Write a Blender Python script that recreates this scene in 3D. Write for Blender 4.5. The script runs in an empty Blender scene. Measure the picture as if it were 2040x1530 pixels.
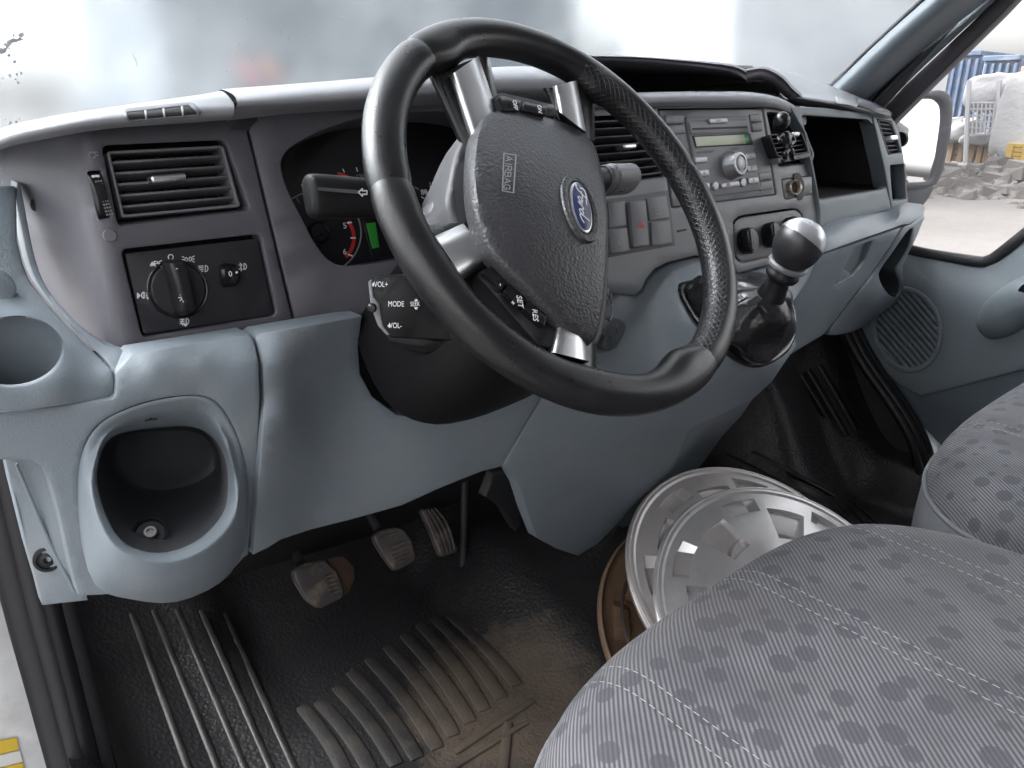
import bpy, bmesh, math, random
import numpy as np
from mathutils import Vector, Matrix, geometry
random.seed(7)
SC = bpy.context.scene
COL = SC.collection
R = math.radians
V = Vector

# ------------------------------------------------------------------ camera, sky, sun, exposure
FPX = 1533.0                       # focal length in photograph pixels (2040 wide)
CAM = V((0.0, 0.0, 0.82))          # at the open driver's door, 0.82 m above the cab floor
_y, _p = R(40.4), R(20.0)
FWD = V((math.sin(_y)*math.cos(_p), math.cos(_y)*math.cos(_p), -math.sin(_p)))
RGT = V((math.cos(_y), -math.sin(_y), 0))
UPV = RGT.cross(FWD)
cam = bpy.data.cameras.new('camera')
cam.sensor_width = 36.0
cam.lens = 36.0*FPX/2040.0
cam.clip_start = 0.02
cam.clip_end = 500
camo = bpy.data.objects.new('camera', cam)
camo.matrix_world = Matrix(((RGT.x, UPV.x, -FWD.x, CAM.x), (RGT.y, UPV.y, -FWD.y, CAM.y), (RGT.z, UPV.z, -FWD.z, CAM.z), (0, 0, 0, 1)))
COL.objects.link(camo)
SC.camera = camo

world = bpy.data.worlds.new('World')
SC.world = world
world.use_nodes = True
wn = world.node_tree
bg = wn.nodes['Background']
sky = wn.nodes.new('ShaderNodeTexSky')
sky.sky_type = 'NISHITA'
sky.sun_disc = False
sky.sun_elevation = R(48)
sky.sun_rotation = R(325)
sky.dust_density = 6.0
sky.air_density = 1.2
hs = wn.nodes.new('ShaderNodeHueSaturation')
hs.inputs['Saturation'].default_value = 0.10      # an overcast, almost white sky
wn.links.new(sky.outputs[0], hs.inputs['Color'])
wn.links.new(hs.outputs[0], bg.inputs['Color'])
bg.inputs['Strength'].default_value = 0.15
sun = bpy.data.lights.new('sun', 'SUN')
sun.energy = 0.5
sun.angle = R(40)
sun.color = (1.0, 0.985, 0.97)
suno = bpy.data.objects.new('sun', sun)
suno.rotation_euler = (R(42), 0, R(-145))     # soft light from ahead on the driver's side
COL.objects.link(suno)
SC.view_settings.view_transform = 'Standard'
SC.view_settings.look = 'None'
SC.view_settings.gamma = 1.0
SC.view_settings.use_curve_mapping = False
SC.view_settings.exposure = 2.45
SC.cycles.use_denoising = True
SC.cycles.max_bounces = 7
SC.cycles.diffuse_bounces = 4
SC.cycles.glossy_bounces = 4
SC.cycles.transparent_max_bounces = 12
SC.cycles.sample_clamp_indirect = 8.0

# ------------------------------------------------------------------ pixel of the photograph -> point on a real surface
def ray(px, py):
    return RGT*((px-1020.0)/FPX) - UPV*((py-765.0)/FPX) + FWD
def at(px, py, Y=None, X=None, Z=None):
    r = ray(px, py)
    if Y is not None: t = (Y-CAM.y)/r.y
    elif X is not None: t = (X-CAM.x)/r.x
    else: t = (Z-CAM.z)/r.z
    return CAM + r*t
class Plane:
    def __init__(s, p, n):
        s.p = V(p); s.n = V(n).normalized()
        if s.n.dot(CAM-s.p) < 0: s.n = -s.n
    def __call__(s, px, py, h=0.0):
        r = ray(px, py)
        t = ((s.p+s.n*h)-CAM).dot(s.n)/r.dot(s.n)
        return CAM + r*t
    def off(s, h): return Plane(s.p+s.n*h, s.n)
def yplane(x0, y0, z0, kx=0.0, kz=0.0):        # Y = y0 + kx (X-x0) + kz (Z-z0)
    return Plane((x0, y0, z0), (kx, -1.0, kz))
class TPS:                                       # smooth depth through a few (px, py, depth) points
    def __init__(s, ctrl, axis='Y', lam=6e-5):
        s.axis = axis
        c = np.array(ctrl, float); n = len(c)
        s.P = c[:, :2]/1000.0
        K = s._k(np.linalg.norm(s.P[:, None]-s.P[None], axis=2)) + np.eye(n)*lam
        A = np.zeros((n+3, n+3)); A[:n, :n] = K
        A[:n, n] = 1; A[:n, n+1:] = s.P; A[n, :n] = 1; A[n+1:, :n] = s.P.T
        b = np.zeros(n+3); b[:n] = c[:, 2]
        s.w = np.linalg.solve(A, b)
    @staticmethod
    def _k(r): return np.where(r > 1e-9, r*r*np.log(np.maximum(r, 1e-9)), 0.0)
    def val(s, px, py):
        q = np.array((px, py))/1000.0
        k = s._k(np.linalg.norm(s.P-q, axis=1))
        n = len(s.P)
        return float(k@s.w[:n] + s.w[n] + s.w[n+1:]@q)
    def __call__(s, px, py, h=0.0):
        d = s.val(px, py)
        return at(px, py, **{s.axis: d - (h if s.axis != 'Z' else -h)})

# ------------------------------------------------------------------ materials
MATS = {}
def nt(m): return m.node_tree.nodes, m.node_tree.links
def mat(name, col, rough=0.5, metal=0.0, bump=0.0, bscale=400.0, var=0.0, vscale=6.0, spec=0.5, coat=0.0, rvar=0.0, voro=False, bdist=0.001, dirt=None, dirt_amt=0.0, dscale=9.0):
    m = bpy.data.materials.new(name); m.use_nodes = True
    N, L = nt(m); b = N['Principled BSDF']
    b.inputs['Base Color'].default_value = (*col, 1); b.inputs['Roughness'].default_value = rough
    b.inputs['Metallic'].default_value = metal; b.inputs['Specular IOR Level'].default_value = spec
    b.inputs['Coat Weight'].default_value = coat
    tc = N.new('ShaderNodeTexCoord')
    src = None
    if var or rvar:
        nz = N.new('ShaderNodeTexNoise'); nz.inputs['Scale'].default_value = vscale; nz.inputs['Detail'].default_value = 6
        nz.inputs['Roughness'].default_value = 0.6
        L.new(tc.outputs['Object'], nz.inputs['Vector'])
    if var:
        mx = N.new('ShaderNodeMix'); mx.data_type = 'RGBA'
        mx.inputs['A'].default_value = (*[c*(1-var) for c in col], 1); mx.inputs['B'].default_value = (*[min(1, c*(1+var)) for c in col], 1)
        L.new(nz.outputs['Fac'], mx.inputs['Factor']); src = mx.outputs['Result']
    if dirt:
        n2 = N.new('ShaderNodeTexNoise'); n2.inputs['Scale'].default_value = dscale; n2.inputs['Detail'].default_value = 9; n2.inputs['Roughness'].default_value = 0.7
        L.new(tc.outputs['Object'], n2.inputs['Vector'])
        cr = N.new('ShaderNodeValToRGB'); cr.color_ramp.elements[0].position = 0.48; cr.color_ramp.elements[1].position = 0.68
        cr.color_ramp.elements[1].color = (dirt_amt,)*3+(1,)
        L.new(n2.outputs['Fac'], cr.inputs['Fac'])
        m2 = N.new('ShaderNodeMix'); m2.data_type = 'RGBA'
        m2.inputs['A'].default_value = (*col, 1); m2.inputs['B'].default_value = (*dirt, 1)
        if src: L.new(src, m2.inputs['A'])
        L.new(cr.outputs['Color'], m2.inputs['Factor']); src = m2.outputs['Result']
    if src: L.new(src, b.inputs['Base Color'])
    if rvar:
        mr = N.new('ShaderNodeMapRange'); mr.inputs['To Min'].default_value = max(0.02, rough-rvar); mr.inputs['To Max'].default_value = min(1, rough+rvar)
        L.new(nz.outputs['Fac'], mr.inputs['Value']); L.new(mr.outputs['Result'], b.inputs['Roughness'])
    if bump:
        if voro:
            t = N.new('ShaderNodeTexVoronoi'); t.feature = 'SMOOTH_F1'; t.inputs['Scale'].default_value = bscale; out = t.outputs['Distance']
        else:
            t = N.new('ShaderNodeTexNoise'); t.inputs['Scale'].default_value = bscale; t.inputs['Detail'].default_value = 3; out = t.outputs['Fac']
        L.new(tc.outputs['Object'], t.inputs['Vector'])
        bp = N.new('ShaderNodeBump'); bp.inputs['Strength'].default_value = bump; bp.inputs['Distance'].default_value = bdist
        L.new(out, bp.inputs['Height']); L.new(bp.outputs['Normal'], b.inputs['Normal'])
    MATS[name] = m
    return m
CHAR = mat('charcoal_plastic', (.082, .080, .094), .50, bump=.35, bscale=900, var=.08, vscale=5, rvar=.06, dirt=(.12, .115, .115), dirt_amt=.12, dscale=14)
PAD = mat('lit_pad_plastic', (.195, .198, .212), .50, bump=.35, bscale=800, var=.08, vscale=4, rvar=.06)  # charcoal plastic made paler to carry the windscreen light on the pads
FASC = mat('centre_fascia_plastic', (.140, .141, .152), .40, bump=.2, bscale=900, var=.07, vscale=4, rvar=.08, dirt=(.15, .145, .14), dirt_amt=.12, dscale=12)
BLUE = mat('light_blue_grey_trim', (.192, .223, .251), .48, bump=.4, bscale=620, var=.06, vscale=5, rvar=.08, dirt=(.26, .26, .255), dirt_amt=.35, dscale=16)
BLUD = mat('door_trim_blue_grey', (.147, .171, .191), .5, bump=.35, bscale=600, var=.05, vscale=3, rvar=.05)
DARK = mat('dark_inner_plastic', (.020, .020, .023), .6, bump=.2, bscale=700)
BLK = mat('black_gloss_plastic', (.010, .010, .012), .26, var=.2, vscale=20, rvar=.08)
BLKM = mat('black_satin_plastic', (.012, .012, .014), .38, bump=.25, bscale=900, rvar=.08, var=.1, spec=.3)
SATIN = mat('satin_silver', (.76, .76, .77), .36, metal=1.0, rvar=.08, vscale=25, var=.06)
KEYS = mat('silver_button', (.33, .33, .35), .38, metal=.5, var=.05)
RUB = mat('black_floor_rubber', (.017, .017, .019), .42, bump=.7, bscale=210, voro=True, bdist=.0017, rvar=.1, vscale=9, dirt=(.055, .046, .040), dirt_amt=.35, dscale=7)
BLKD = mat('black_matt_plastic', (.008, .008, .009), .5, bump=.25, bscale=900, var=.1, spec=.18)
SWP = mat('switch_panel_plastic', (.026, .026, .030), .45, bump=.15, bscale=900, spec=.3)
SEAL = mat('black_door_seal', (.028, .028, .032), .5, bump=.3, bscale=300, var=.15, vscale=12)
WHITEP = mat('white_van_paint', (.72, .73, .74), .3, coat=.4, dirt=(.35, .3, .26), dirt_amt=.5, dscale=8)
INK = mat('white_print', (.72, .72, .74), .5)
INKD = mat('grey_print', (.27, .27, .29), .5)
RED = mat('red_print', (.55, .035, .025), .45)
GREEN = mat('green_lcd', (.03, .26, .04), .25)
LCD = mat('pale_green_lcd', (.36, .41, .27), .22)
PEDAL = mat('worn_pedal_rubber', (.070, .062, .060), .42, bump=.4, bscale=200, dirt=(.30, .22, .17), dirt_amt=.8, dscale=28, rvar=.1)
RUST = mat('rusty_metal', (.060, .030, .018), .75, bump=.5, bscale=150, var=.4, vscale=30)
STEEL = mat('bare_steel', (.30, .29, .29), .35, metal=1.0, var=.15, vscale=60)
GOLD = mat('brass_ring', (.80, .72, .60), .35, metal=.7)

# ------------------------------------------------------------------ mesh helpers
def up3(p):                                       # thing > part > sub-part, no further
    while p is not None and p.parent is not None and p.parent.parent is not None: p = p.parent
    return p
def link(o, parent=None):
    COL.objects.link(o)
    parent = up3(parent)
    if parent is not None:
        o.parent = parent
        o.matrix_parent_inverse = Matrix.Translation(-V(parent['base']))
    return o
def tag(o, label, cat, group=None, kind=None):
    if label: o['label'] = label
    if cat: o['category'] = cat
    if group: o['group'] = group
    if kind: o['kind'] = kind
    return o
def thing(name, base, label, cat, group=None):
    o = bpy.data.objects.new(name, None); o.location = base; o['base'] = list(base); o.empty_display_size = .05
    COL.objects.link(o)
    return tag(o, label, cat, group, 'thing')
def mk(name, verts, faces, m, parent=None, smooth=True, sharp=38, uv=None, towards=None, bevel=0, solid=0, sub=0):
    verts = [V(v) for v in verts]
    c = V((0, 0, 0))
    for v in verts: c += v
    c /= max(1, len(verts))
    me = bpy.data.meshes.new(name)
    me.from_pydata([tuple(v-c) for v in verts], [], faces)
    me.validate()
    bm = bmesh.new(); bm.from_mesh(me)
    bmesh.ops.recalc_face_normals(bm, faces=bm.faces)
    if towards is not None:
        s = 0.0
        for f in bm.faces: s += f.normal.dot(V(towards)-c-f.calc_center_median())*f.calc_area()
        if s < 0: bmesh.ops.reverse_faces(bm, faces=bm.faces)
    bm.to_mesh(me); bm.free()
    if uv is not None:
        l = me.uv_layers.new(name='UVMap')
        for i, lp in enumerate(me.loops): l.data[i].uv = uv[lp.vertex_index]
    if smooth:
        me.polygons.foreach_set('use_smooth', [True]*len(me.polygons))
        me.set_sharp_from_angle(angle=R(sharp))
    me.materials.append(m)
    o = bpy.data.objects.new(name, me); o.location = c
    o['base'] = list(c)
    link(o, parent)
    if parent is not None: pass
    if solid:
        s = o.modifiers.new('solid', 'SOLIDIFY'); s.thickness = solid; s.offset = -1
    if bevel:
        b = o.modifiers.new('bevel', 'BEVEL'); b.width = bevel; b.segments = 2; b.limit_method = 'ANGLE'; b.angle_limit = R(35)
    if sub:
        s = o.modifiers.new('sub', 'SUBSURF'); s.levels = sub; s.render_levels = sub
    return o
def cr(p0, p1, p2, p3, t):
    return 0.5*((2*p1) + (-p0+p2)*t + (2*p0-5*p1+4*p2-p3)*t*t + (-p0+3*p1-3*p2+p3)*t*t*t)
def spline(pts, n=6, closed=False):
    P = [np.array(p, float) for p in pts]; k = len(P); out = []
    for i in range(k if closed else k-1):
        if closed: a, b, c, d = P[(i-1) % k], P[i], P[(i+1) % k], P[(i+2) % k]
        else: a, b, c, d = P[max(0, i-1)], P[i], P[i+1], P[min(k-1, i+2)]
        for j in range(n): out.append(tuple(cr(a, b, c, d, j/n)))
    if not closed: out.append(tuple(P[-1]))
    return out
def rp(pts, r=8, n=4):                          # polygon with rounded corners
    out = []; k = len(pts)
    for i in range(k):
        a, b, c = (np.array(pts[j % k], float) for j in (i-1, i, i+1))
        da, dc = a-b, c-b
        la, lc = np.linalg.norm(da), np.linalg.norm(dc)
        rr = min(r, la*.45, lc*.45)
        p, q = b+da/la*rr, b+dc/lc*rr
        for j in range(n+1):
            t = j/n; out.append(tuple((1-t)**2*p + 2*t*(1-t)*b + t*t*q))
    return out
def dens(pts, step):
    out = []; k = len(pts)
    for i in range(k):
        a, b = np.array(pts[i], float), np.array(pts[(i+1) % k], float)
        m = max(1, int(math.ceil(np.linalg.norm(b-a)/step)))
        for j in range(m): out.append(tuple(a+(b-a)*j/m))
    return out
def area2(p): return sum(p[i][0]*p[(i+1) % len(p)][1]-p[(i+1) % len(p)][0]*p[i][1] for i in range(len(p)))
def inset(pts, d):
    if area2(pts) < 0: d = -d
    out = []; k = len(pts)
    for i in range(k):
        a, b, c = (np.array(pts[j % k], float) for j in (i-1, i, i+1))
        e1, e2 = b-a, c-b
        e1 /= max(1e-9, np.linalg.norm(e1)); e2 /= max(1e-9, np.linalg.norm(e2))
        n1, n2 = np.array((-e1[1], e1[0])), np.array((-e2[1], e2[0]))
        n = n1+n2; l = np.linalg.norm(n)
        n = n/l if l > 1e-6 else n1
        out.append(tuple(b + n*d/max(.5, n.dot(n1))))
    return out
def inside(p, poly):
    x, y = p; r = False; k = len(poly)
    for i in range(k):
        x1, y1 = poly[i]; x2, y2 = poly[(i+1) % k]
        if (y1 > y) != (y2 > y) and x < (x2-x1)*(y-y1)/(y2-y1)+x1: r = not r
    return r
BACKV = V((0, 1, 0))
def skin(name, outer, D, m, parent=None, holes=(), back=BACKV, thick=.02, bev=.002, bpx=4, step=26, hthick=None, sharp=50, cap=False):
    """A moulded panel: outline and openings from the photograph, laid on the surface D, with rounded edges and walls."""
    if isinstance(D, Plane) and back is BACKV: back = -D.n
    loops = [dens(outer, step)] + [dens(h, step) for h in holes]
    ins = [inset(loops[0], bpx)] + [inset(h, -bpx) for h in loops[1:]]
    v2 = []; e2 = []; st = []
    for L in ins:
        b = len(v2); st.append((b, len(L)))
        v2 += [V(p) for p in L]; e2 += [(b+i, b+(i+1) % len(L)) for i in range(len(L))]
    if not (isinstance(D, Plane)):
        xs = [p[0] for p in loops[0]]; ys = [p[1] for p in loops[0]]
        y = min(ys)+step*.5; row = 0
        in0 = inset(ins[0], step*.35); inh = [inset(h, -step*.35) for h in ins[1:]]
        while y < max(ys):
            x = min(xs)+step*(.5 if row % 2 else .25)
            while x < max(xs):
                if inside((x, y), in0) and not any(inside((x, y), h) for h in inh):
                    v2.append(V((x, y)))
                x += step
            y += step*.87; row += 1
    cv, ce, cf, ov, oe, of = geometry.delaunay_2d_cdt(v2, e2, [], 0, 1e-4)
    mp = {}
    for i, o in enumerate(ov):
        for j in o: mp[j] = i
    verts = [D(p.x, p.y) for p in cv]; faces = []
    for f in cf:
        c = sum((cv[i] for i in f), V((0, 0)))/len(f)
        if inside(c, ins[0]) and not any(inside(c, h) for h in ins[1:]): faces.append(tuple(f))
    for li, ((b, n), L, I) in enumerate(zip(st, loops, ins)):
        th = thick if li == 0 else (hthick if hthick is not None else thick)
        r0 = [mp[b+i] for i in range(n)]
        rings = [r0]
        for fr, dp in ((.7, .3), (1.0, 1.0)):
            ids = []
            for p, q in zip(L, I):
                x, y = q[0]+(p[0]-q[0])*fr, q[1]+(p[1]-q[1])*fr
                ids.append(len(verts)); verts.append(D(x, y)+back*bev*dp)
            rings.append(ids)
        ids = []
        for p in L:
            ids.append(len(verts)); verts.append(D(p[0], p[1])+back*max(th, bev*1.2))
        rings.append(ids)
        for a, c in zip(rings, rings[1:]):
            for i in range(n):
                j = (i+1) % n
                if len({a[i], a[j], c[j], c[i]}) == 4: faces.append((a[i], a[j], c[j], c[i]))
        if cap and li == 0: faces.append(tuple(rings[-1]))
    return mk(name, verts, faces, m, parent, sharp=sharp, towards=CAM)
def key(name, poly, pl, h, m, parent, r=5, bev=.0012, bpx=1.5, base=0.0):   # a raised key standing on a plane
    return skin(name, rp(poly, r), pl.off(h), m, parent, thick=h-base+.001, bev=bev, bpx=bpx, step=60, sharp=40)
def loft(name, rows, m, parent=None, su=4, sv=4, solid=0, closed_u=False, sharp=60, towards=CAM, uvscale=None, cap=False):
    rr = [spline([tuple(p) for p in r], su, closed_u) for r in rows]
    n = len(rr[0])
    cols = [spline([rr[i][j] for i in range(len(rr))], sv) for j in range(n)]
    mrows = len(cols[0]); verts = []; faces = []
    for i in range(mrows):
        for j in range(n): verts.append(cols[j][i])
    for i in range(mrows-1):
        for j in range(n if closed_u else n-1):
            k = (j+1) % n
            faces.append((i*n+j, i*n+k, (i+1)*n+k, (i+1)*n+j))
    if cap: faces.append(tuple(range((mrows-1)*n, mrows*n)))
    return mk(name, verts, faces, m, parent, solid=solid, sharp=sharp, towards=towards)
def sweep(name, path, rad, m, parent=None, seg=10, cap=True, flat=1.0, up=None, n=5, sharp=50, closed=False):
    P = [V(p) for p in (spline([tuple(p) for p in path], n, closed) if n > 1 else path)]
    k = len(P)
    rads = rad if callable(rad) else (lambda t: rad)
    verts = []; faces = []; u = V(up) if up else None
    for i, p in enumerate(P):
        if closed: d = (P[(i+1) % k]-P[i-1]).normalized()
        else: d = (P[min(k-1, i+1)]-P[max(0, i-1)]).normalized()
        if u is None:
            u = d.orthogonal().normalized()
        u = (u-d*u.dot(d)).normalized()
        w = d.cross(u)
        r = rads(i/(k-1))
        for j in range(seg):
            a = 2*math.pi*j/seg
            verts.append(p + u*math.cos(a)*r + w*math.sin(a)*r*flat)
    for i in range(k if closed else k-1):
        i2 = (i+1) % k
        for j in range(seg):
            q = (j+1) % seg
            faces.append((i*seg+j, i*seg+q, i2*seg+q, i2*seg+j))
    if cap and not closed:
        faces.append(tuple(range(seg))); faces.append(tuple(range((k-1)*seg, k*seg)))
    return mk(name, verts, faces, m, parent, sharp=sharp)
def lathe(name, prof, o, axis, m, parent=None, seg=28, su=1.0, sharp=35, xdir=None, caps=True):
    axis = V(axis).normalized()
    u = V(xdir) if xdir else axis.orthogonal()
    u = (u-axis*u.dot(axis)).normalized(); w = axis.cross(u)
    verts = []; faces = []
    for r, h in prof:
        for j in range(seg):
            a = 2*math.pi*j/seg
            verts.append(V(o)+axis*h+(u*math.cos(a)+w*math.sin(a)*su)*r)
    for i in range(len(prof)-1):
        for j in range(seg):
            q = (j+1) % seg
            faces.append((i*seg+j, i*seg+q, (i+1)*seg+q, (i+1)*seg+j))
    if caps: faces.append(tuple(range(seg)))
    faces.append(tuple(range((len(prof)-1)*seg, len(prof)*seg)))
    return mk(name, verts, faces, m, parent, sharp=sharp)
def rbox(name, c, ax, dims, m, parent=None, bevel=.003, seg=2):
    c = V(c); a = [V(x).normalized() for x in ax]; d = [x/2 for x in dims]
    vs = []
    for sx in (-1, 1):
        for sy in (-1, 1):
            for sz in (-1, 1): vs.append(c+a[0]*d[0]*sx+a[1]*d[1]*sy+a[2]*d[2]*sz)
    fs = [(0, 1, 3, 2), (4, 6, 7, 5), (0, 4, 5, 1), (2, 3, 7, 6), (0, 2, 6, 4), (1, 5, 7, 3)]
    o = mk(name, vs, fs, m, parent, sharp=35)
    if bevel:
        b = o.modifiers.new('bevel', 'BEVEL'); b.width = bevel; b.segments = seg; b.limit_method = 'ANGLE'; b.angle_limit = R(30); b.harden_normals = False
    return o
TEXTS = []
def to_px(p):
    d = V(p)-CAM; z = d.dot(FWD); return 1020+FPX*d.dot(RGT)/z, 765-FPX*d.dot(UPV)/z
def text(body, pl, p0, p1, size, m, parent, h=.0006, align='CENTER', shear=0.0, name='lettering', ext=.0002, xs=1.0):
    """Letters lying on a plane; p0 -> p1 (photograph pixels) is the reading direction, p0 the middle of the word."""
    a, b = pl(*p0, h), pl(*p1, h)
    u = (b-a).normalized(); n = pl.n; w = n.cross(u).normalized(); u = w.cross(n)
    c = bpy.data.curves.new(name, 'FONT'); c.body = body; c.size = size; c.align_x = align; c.align_y = 'CENTER'; c.extrude = ext; c.shear = shear
    c.resolution_u = 3
    c.materials.append(m)
    o = bpy.data.objects.new(name, c)
    u = u*xs
    M4 = Matrix(((u.x, w.x, n.x, a.x), (u.y, w.y, n.y, a.y), (u.z, w.z, n.z, a.z), (0, 0, 0, 1)))
    COL.objects.link(o)
    parent = up3(parent)
    o.parent = parent
    o.matrix_parent_inverse = Matrix.Translation(-V(parent['base']))
    o.matrix_basis = M4
    TEXTS.append(o)
    return o
def lines(name, polys, pl, r, m, parent, h=.0006):      # printed symbols as fine raised strokes, one part
    verts = []; faces = []
    for poly in polys:
        P = [pl(x, y, h) for x, y in poly]
        for a, b in zip(P, P[1:]):
            d = (b-a); 
            if d.length < 1e-6: continue
            d.normalize(); s = pl.n.cross(d)*r; a2 = a-d*r*.6; b2 = b+d*r*.6
            k = len(verts)
            verts += [a2-s, a2+s, b2+s, b2-s]
            faces.append((k, k+1, k+2, k+3))
    return mk(name, verts, faces, m, parent, smooth=False, towards=CAM)
class OnMesh:                                    # the visible surface of a part already built
    def __init__(s, o):
        from mathutils.bvhtree import BVHTree
        c = V(o['base']); s.b = BVHTree.FromPolygons([v.co+c for v in o.data.vertices], [tuple(p.vertices) for p in o.data.polygons])
    def __call__(s, px, py, h=0.0):
        d = ray(px, py).normalized(); hit = s.b.ray_cast(CAM, d)[0]
        if hit is None: hit = s.b.find_nearest(at(px, py, .71))[0]
        return hit-d*h
def arc(cx, cy, rx, ry, a0, a1, n=10):
    return [(cx+rx*math.cos(R(a0+(a1-a0)*i/n)), cy+ry*math.sin(R(a0+(a1-a0)*i/n))) for i in range(n+1)]
def ell(cx, cy, rx, ry, n=24, rot=0):
    c, s = math.cos(R(rot)), math.sin(R(rot)); out = []
    for i in range(n):
        a = 2*math.pi*i/n; x, y = rx*math.cos(a), ry*math.sin(a)
        out.append((cx+x*c-y*s, cy+x*s+y*c))
    return out

# ------------------------------------------------------------------ the cab: floor, roof, bulkhead, sill, pillars
def sstep(a, b, x):
    t = min(1, max(0, (x-a)/(b-a))); return t*t*(3-2*t)
def hfloor(x, y):
    z = 0.0
    z += .55*max(0, y-1.02) + .25*max(0, y-1.25)                                    # toe board
    z += (.10*sstep(.62, .76, x)*(1-sstep(1.02, 1.16, x)))*sstep(.45, .95, y)         # tunnel
    z += .28*max(0, .215-x)*sstep(.55, .85, y) + .30*max(0, y-.80)*(1-sstep(.26, .36, x))   # left ramp beside the sill
    z += .13*(1-sstep(.06, .135, x))
    z += .30*sstep(1.33, 1.46, x)*sstep(.64, .90, y) + .08*sstep(1.56, 1.64, x)       # passenger wheel arch and sill
    return z
def fl(px, py, h=0.0):
    r = ray(px, py); t0 = .3; t1 = .3
    for i in range(400):
        t1 = t0+.006; p = CAM+r*t1
        if p.z < hfloor(p.x, p.y)+h: break
        t0 = t1
    for i in range(14):
        tm = (t0+t1)/2; p = CAM+r*tm
        if p.z < hfloor(p.x, p.y)+h: t1 = tm
        else: t0 = tm
    return CAM+r*t1
def grid(name, x0, x1, y0, y1, nx, ny, f, m, parent=None):
    vs = []; fs = []
    for j in range(ny+1):
        for i in range(nx+1):
            x = x0+(x1-x0)*i/nx; y = y0+(y1-y0)*j/ny
            vs.append((x, y, f(x, y)))
    for j in range(ny):
        for i in range(nx):
            a = j*(nx+1)+i; fs.append((a, a+1, a+nx+2, a+nx+1))
    return mk(name, vs, fs, m, parent, sharp=75, towards=(.6, 0, 5))
# rubber floor: mud in the low middle of the driver's mat
m = RUB; N, L = nt(m)
floor = grid('cab_floor', .05, 1.72, -.75, 1.45, 110, 140, hfloor, RUB)
tag(floor, 'black textured rubber cab floor with mud on the driver side', 'floor', kind='structure')

def rib(a, b, w, h, m, parent, name='rib', n=14, bow=0.0, end=.0):
    """A raised moulded rib of the rubber floor from pixel a to pixel b, lying on the floor."""
    vs = []; fs = []
    P = []
    for i in range(n+1):
        t = i/n; x = a[0]+(b[0]-a[0])*t + bow*math.sin(math.pi*t); y = a[1]+(b[1]-a[1])*t
        P.append(fl(x, y))
    prof = ((-1, -.2), (-.93, .8), (-.84, 1), (.84, 1), (.93, .8), (1, -.2))
    k = len(prof)
    for i, p in enumerate(P):
        d = (P[min(n, i+1)]-P[max(0, i-1)]).normalized(); s = V((d.y, -d.x, 0)).normalized(); nn = s.cross(d).normalized()
        if nn.z < 0: nn = -nn
        e = .7 if i in (0, n) else 1
        for q, r in prof: vs.append(p+s*w*q*(.9 if e < 1 else 1)+nn*h*(r if r < 0 else r*e))
    for i in range(n):
        for j in range(k-1): fs.append((i*k+j, i*k+j+1, (i+1)*k+j+1, (i+1)*k+j))
    fs.append(tuple(range(k))); fs.append(tuple(range(n*k, n*k+k)))
    return mk(name, vs, fs, m, parent, sharp=60)
RUBS = mat('smooth_floor_rubber', (.013, .013, .014), .47, bump=.5, bscale=260, bdist=.0006, rvar=.1, var=.2, vscale=30, dirt=(.085, .07, .06), dirt_amt=.35, dscale=16)
RUBM = mat('muddy_floor_rubber', (.020, .019, .019), .62, bump=.6, bscale=220, bdist=.001, var=.3, vscale=25, dirt=(.045, .037, .030), dirt_amt=.8, dscale=22, rvar=.1)
def mud(m, c, rad, col, amt):
    N, L = nt(m); b = N['Principled BSDF']
    g_ = N.new('ShaderNodeNewGeometry'); d = N.new('ShaderNodeVectorMath'); d.operation = 'DISTANCE'; d.inputs[1].default_value = c
    L.new(g_.outputs['Position'], d.inputs[0])
    r_ = N.new('ShaderNodeMapRange'); r_.interpolation_type = 'SMOOTHSTEP'; r_.inputs['From Min'].default_value = rad; r_.inputs['From Max'].default_value = rad*.25; L.new(d.outputs['Value'], r_.inputs['Value'])
    n_ = N.new('ShaderNodeTexNoise'); n_.inputs['Scale'].default_value = 34; n_.inputs['Detail'].default_value = 10; n_.inputs['Roughness'].default_value = .72; L.new(g_.outputs['Position'], n_.inputs['Vector'])
    a_ = N.new('ShaderNodeMath'); a_.operation = 'ADD'; L.new(r_.outputs[0], a_.inputs[0]); L.new(n_.outputs['Fac'], a_.inputs[1])
    q_ = N.new('ShaderNodeMapRange'); q_.inputs['From Min'].default_value = 1.02; q_.inputs['From Max'].default_value = 1.5; q_.inputs['To Max'].default_value = amt; L.new(a_.outputs[0], q_.inputs['Value'])
    x_ = N.new('ShaderNodeMix'); x_.data_type = 'RGBA'; x_.inputs['B'].default_value = (*col, 1)
    s_ = b.inputs['Base Color'].links[0].from_socket; L.new(s_, x_.inputs['A']); L.new(q_.outputs[0], x_.inputs['Factor']); L.new(x_.outputs['Result'], b.inputs['Base Color'])
    # mud is dull
    o_ = b.inputs['Roughness'].links[0].from_socket; y_ = N.new('ShaderNodeMix'); L.new(o_, y_.inputs['A']); y_.inputs['B'].default_value = .9; L.new(q_.outputs[0], y_.inputs['Factor']); L.new(y_.outputs['Result'], b.inputs['Roughness'])
MUDC = tuple(fl(1010, 1400))
mud(RUB, MUDC, .27, (.105, .080, .060), .9); mud(RUBM, MUDC, .27, (.100, .077, .058), .9)
# smooth ribs on the ramp beside the sill
for a, b in (((262, 1222), (385, 1560)), ((306, 1215), (445, 1560)), ((352, 1212), (500, 1560)), ((400, 1215), (552, 1560)), ((446, 1222), (600, 1560))):
    rib(a, b, .0048, .0024, RUBS, floor)
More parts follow.
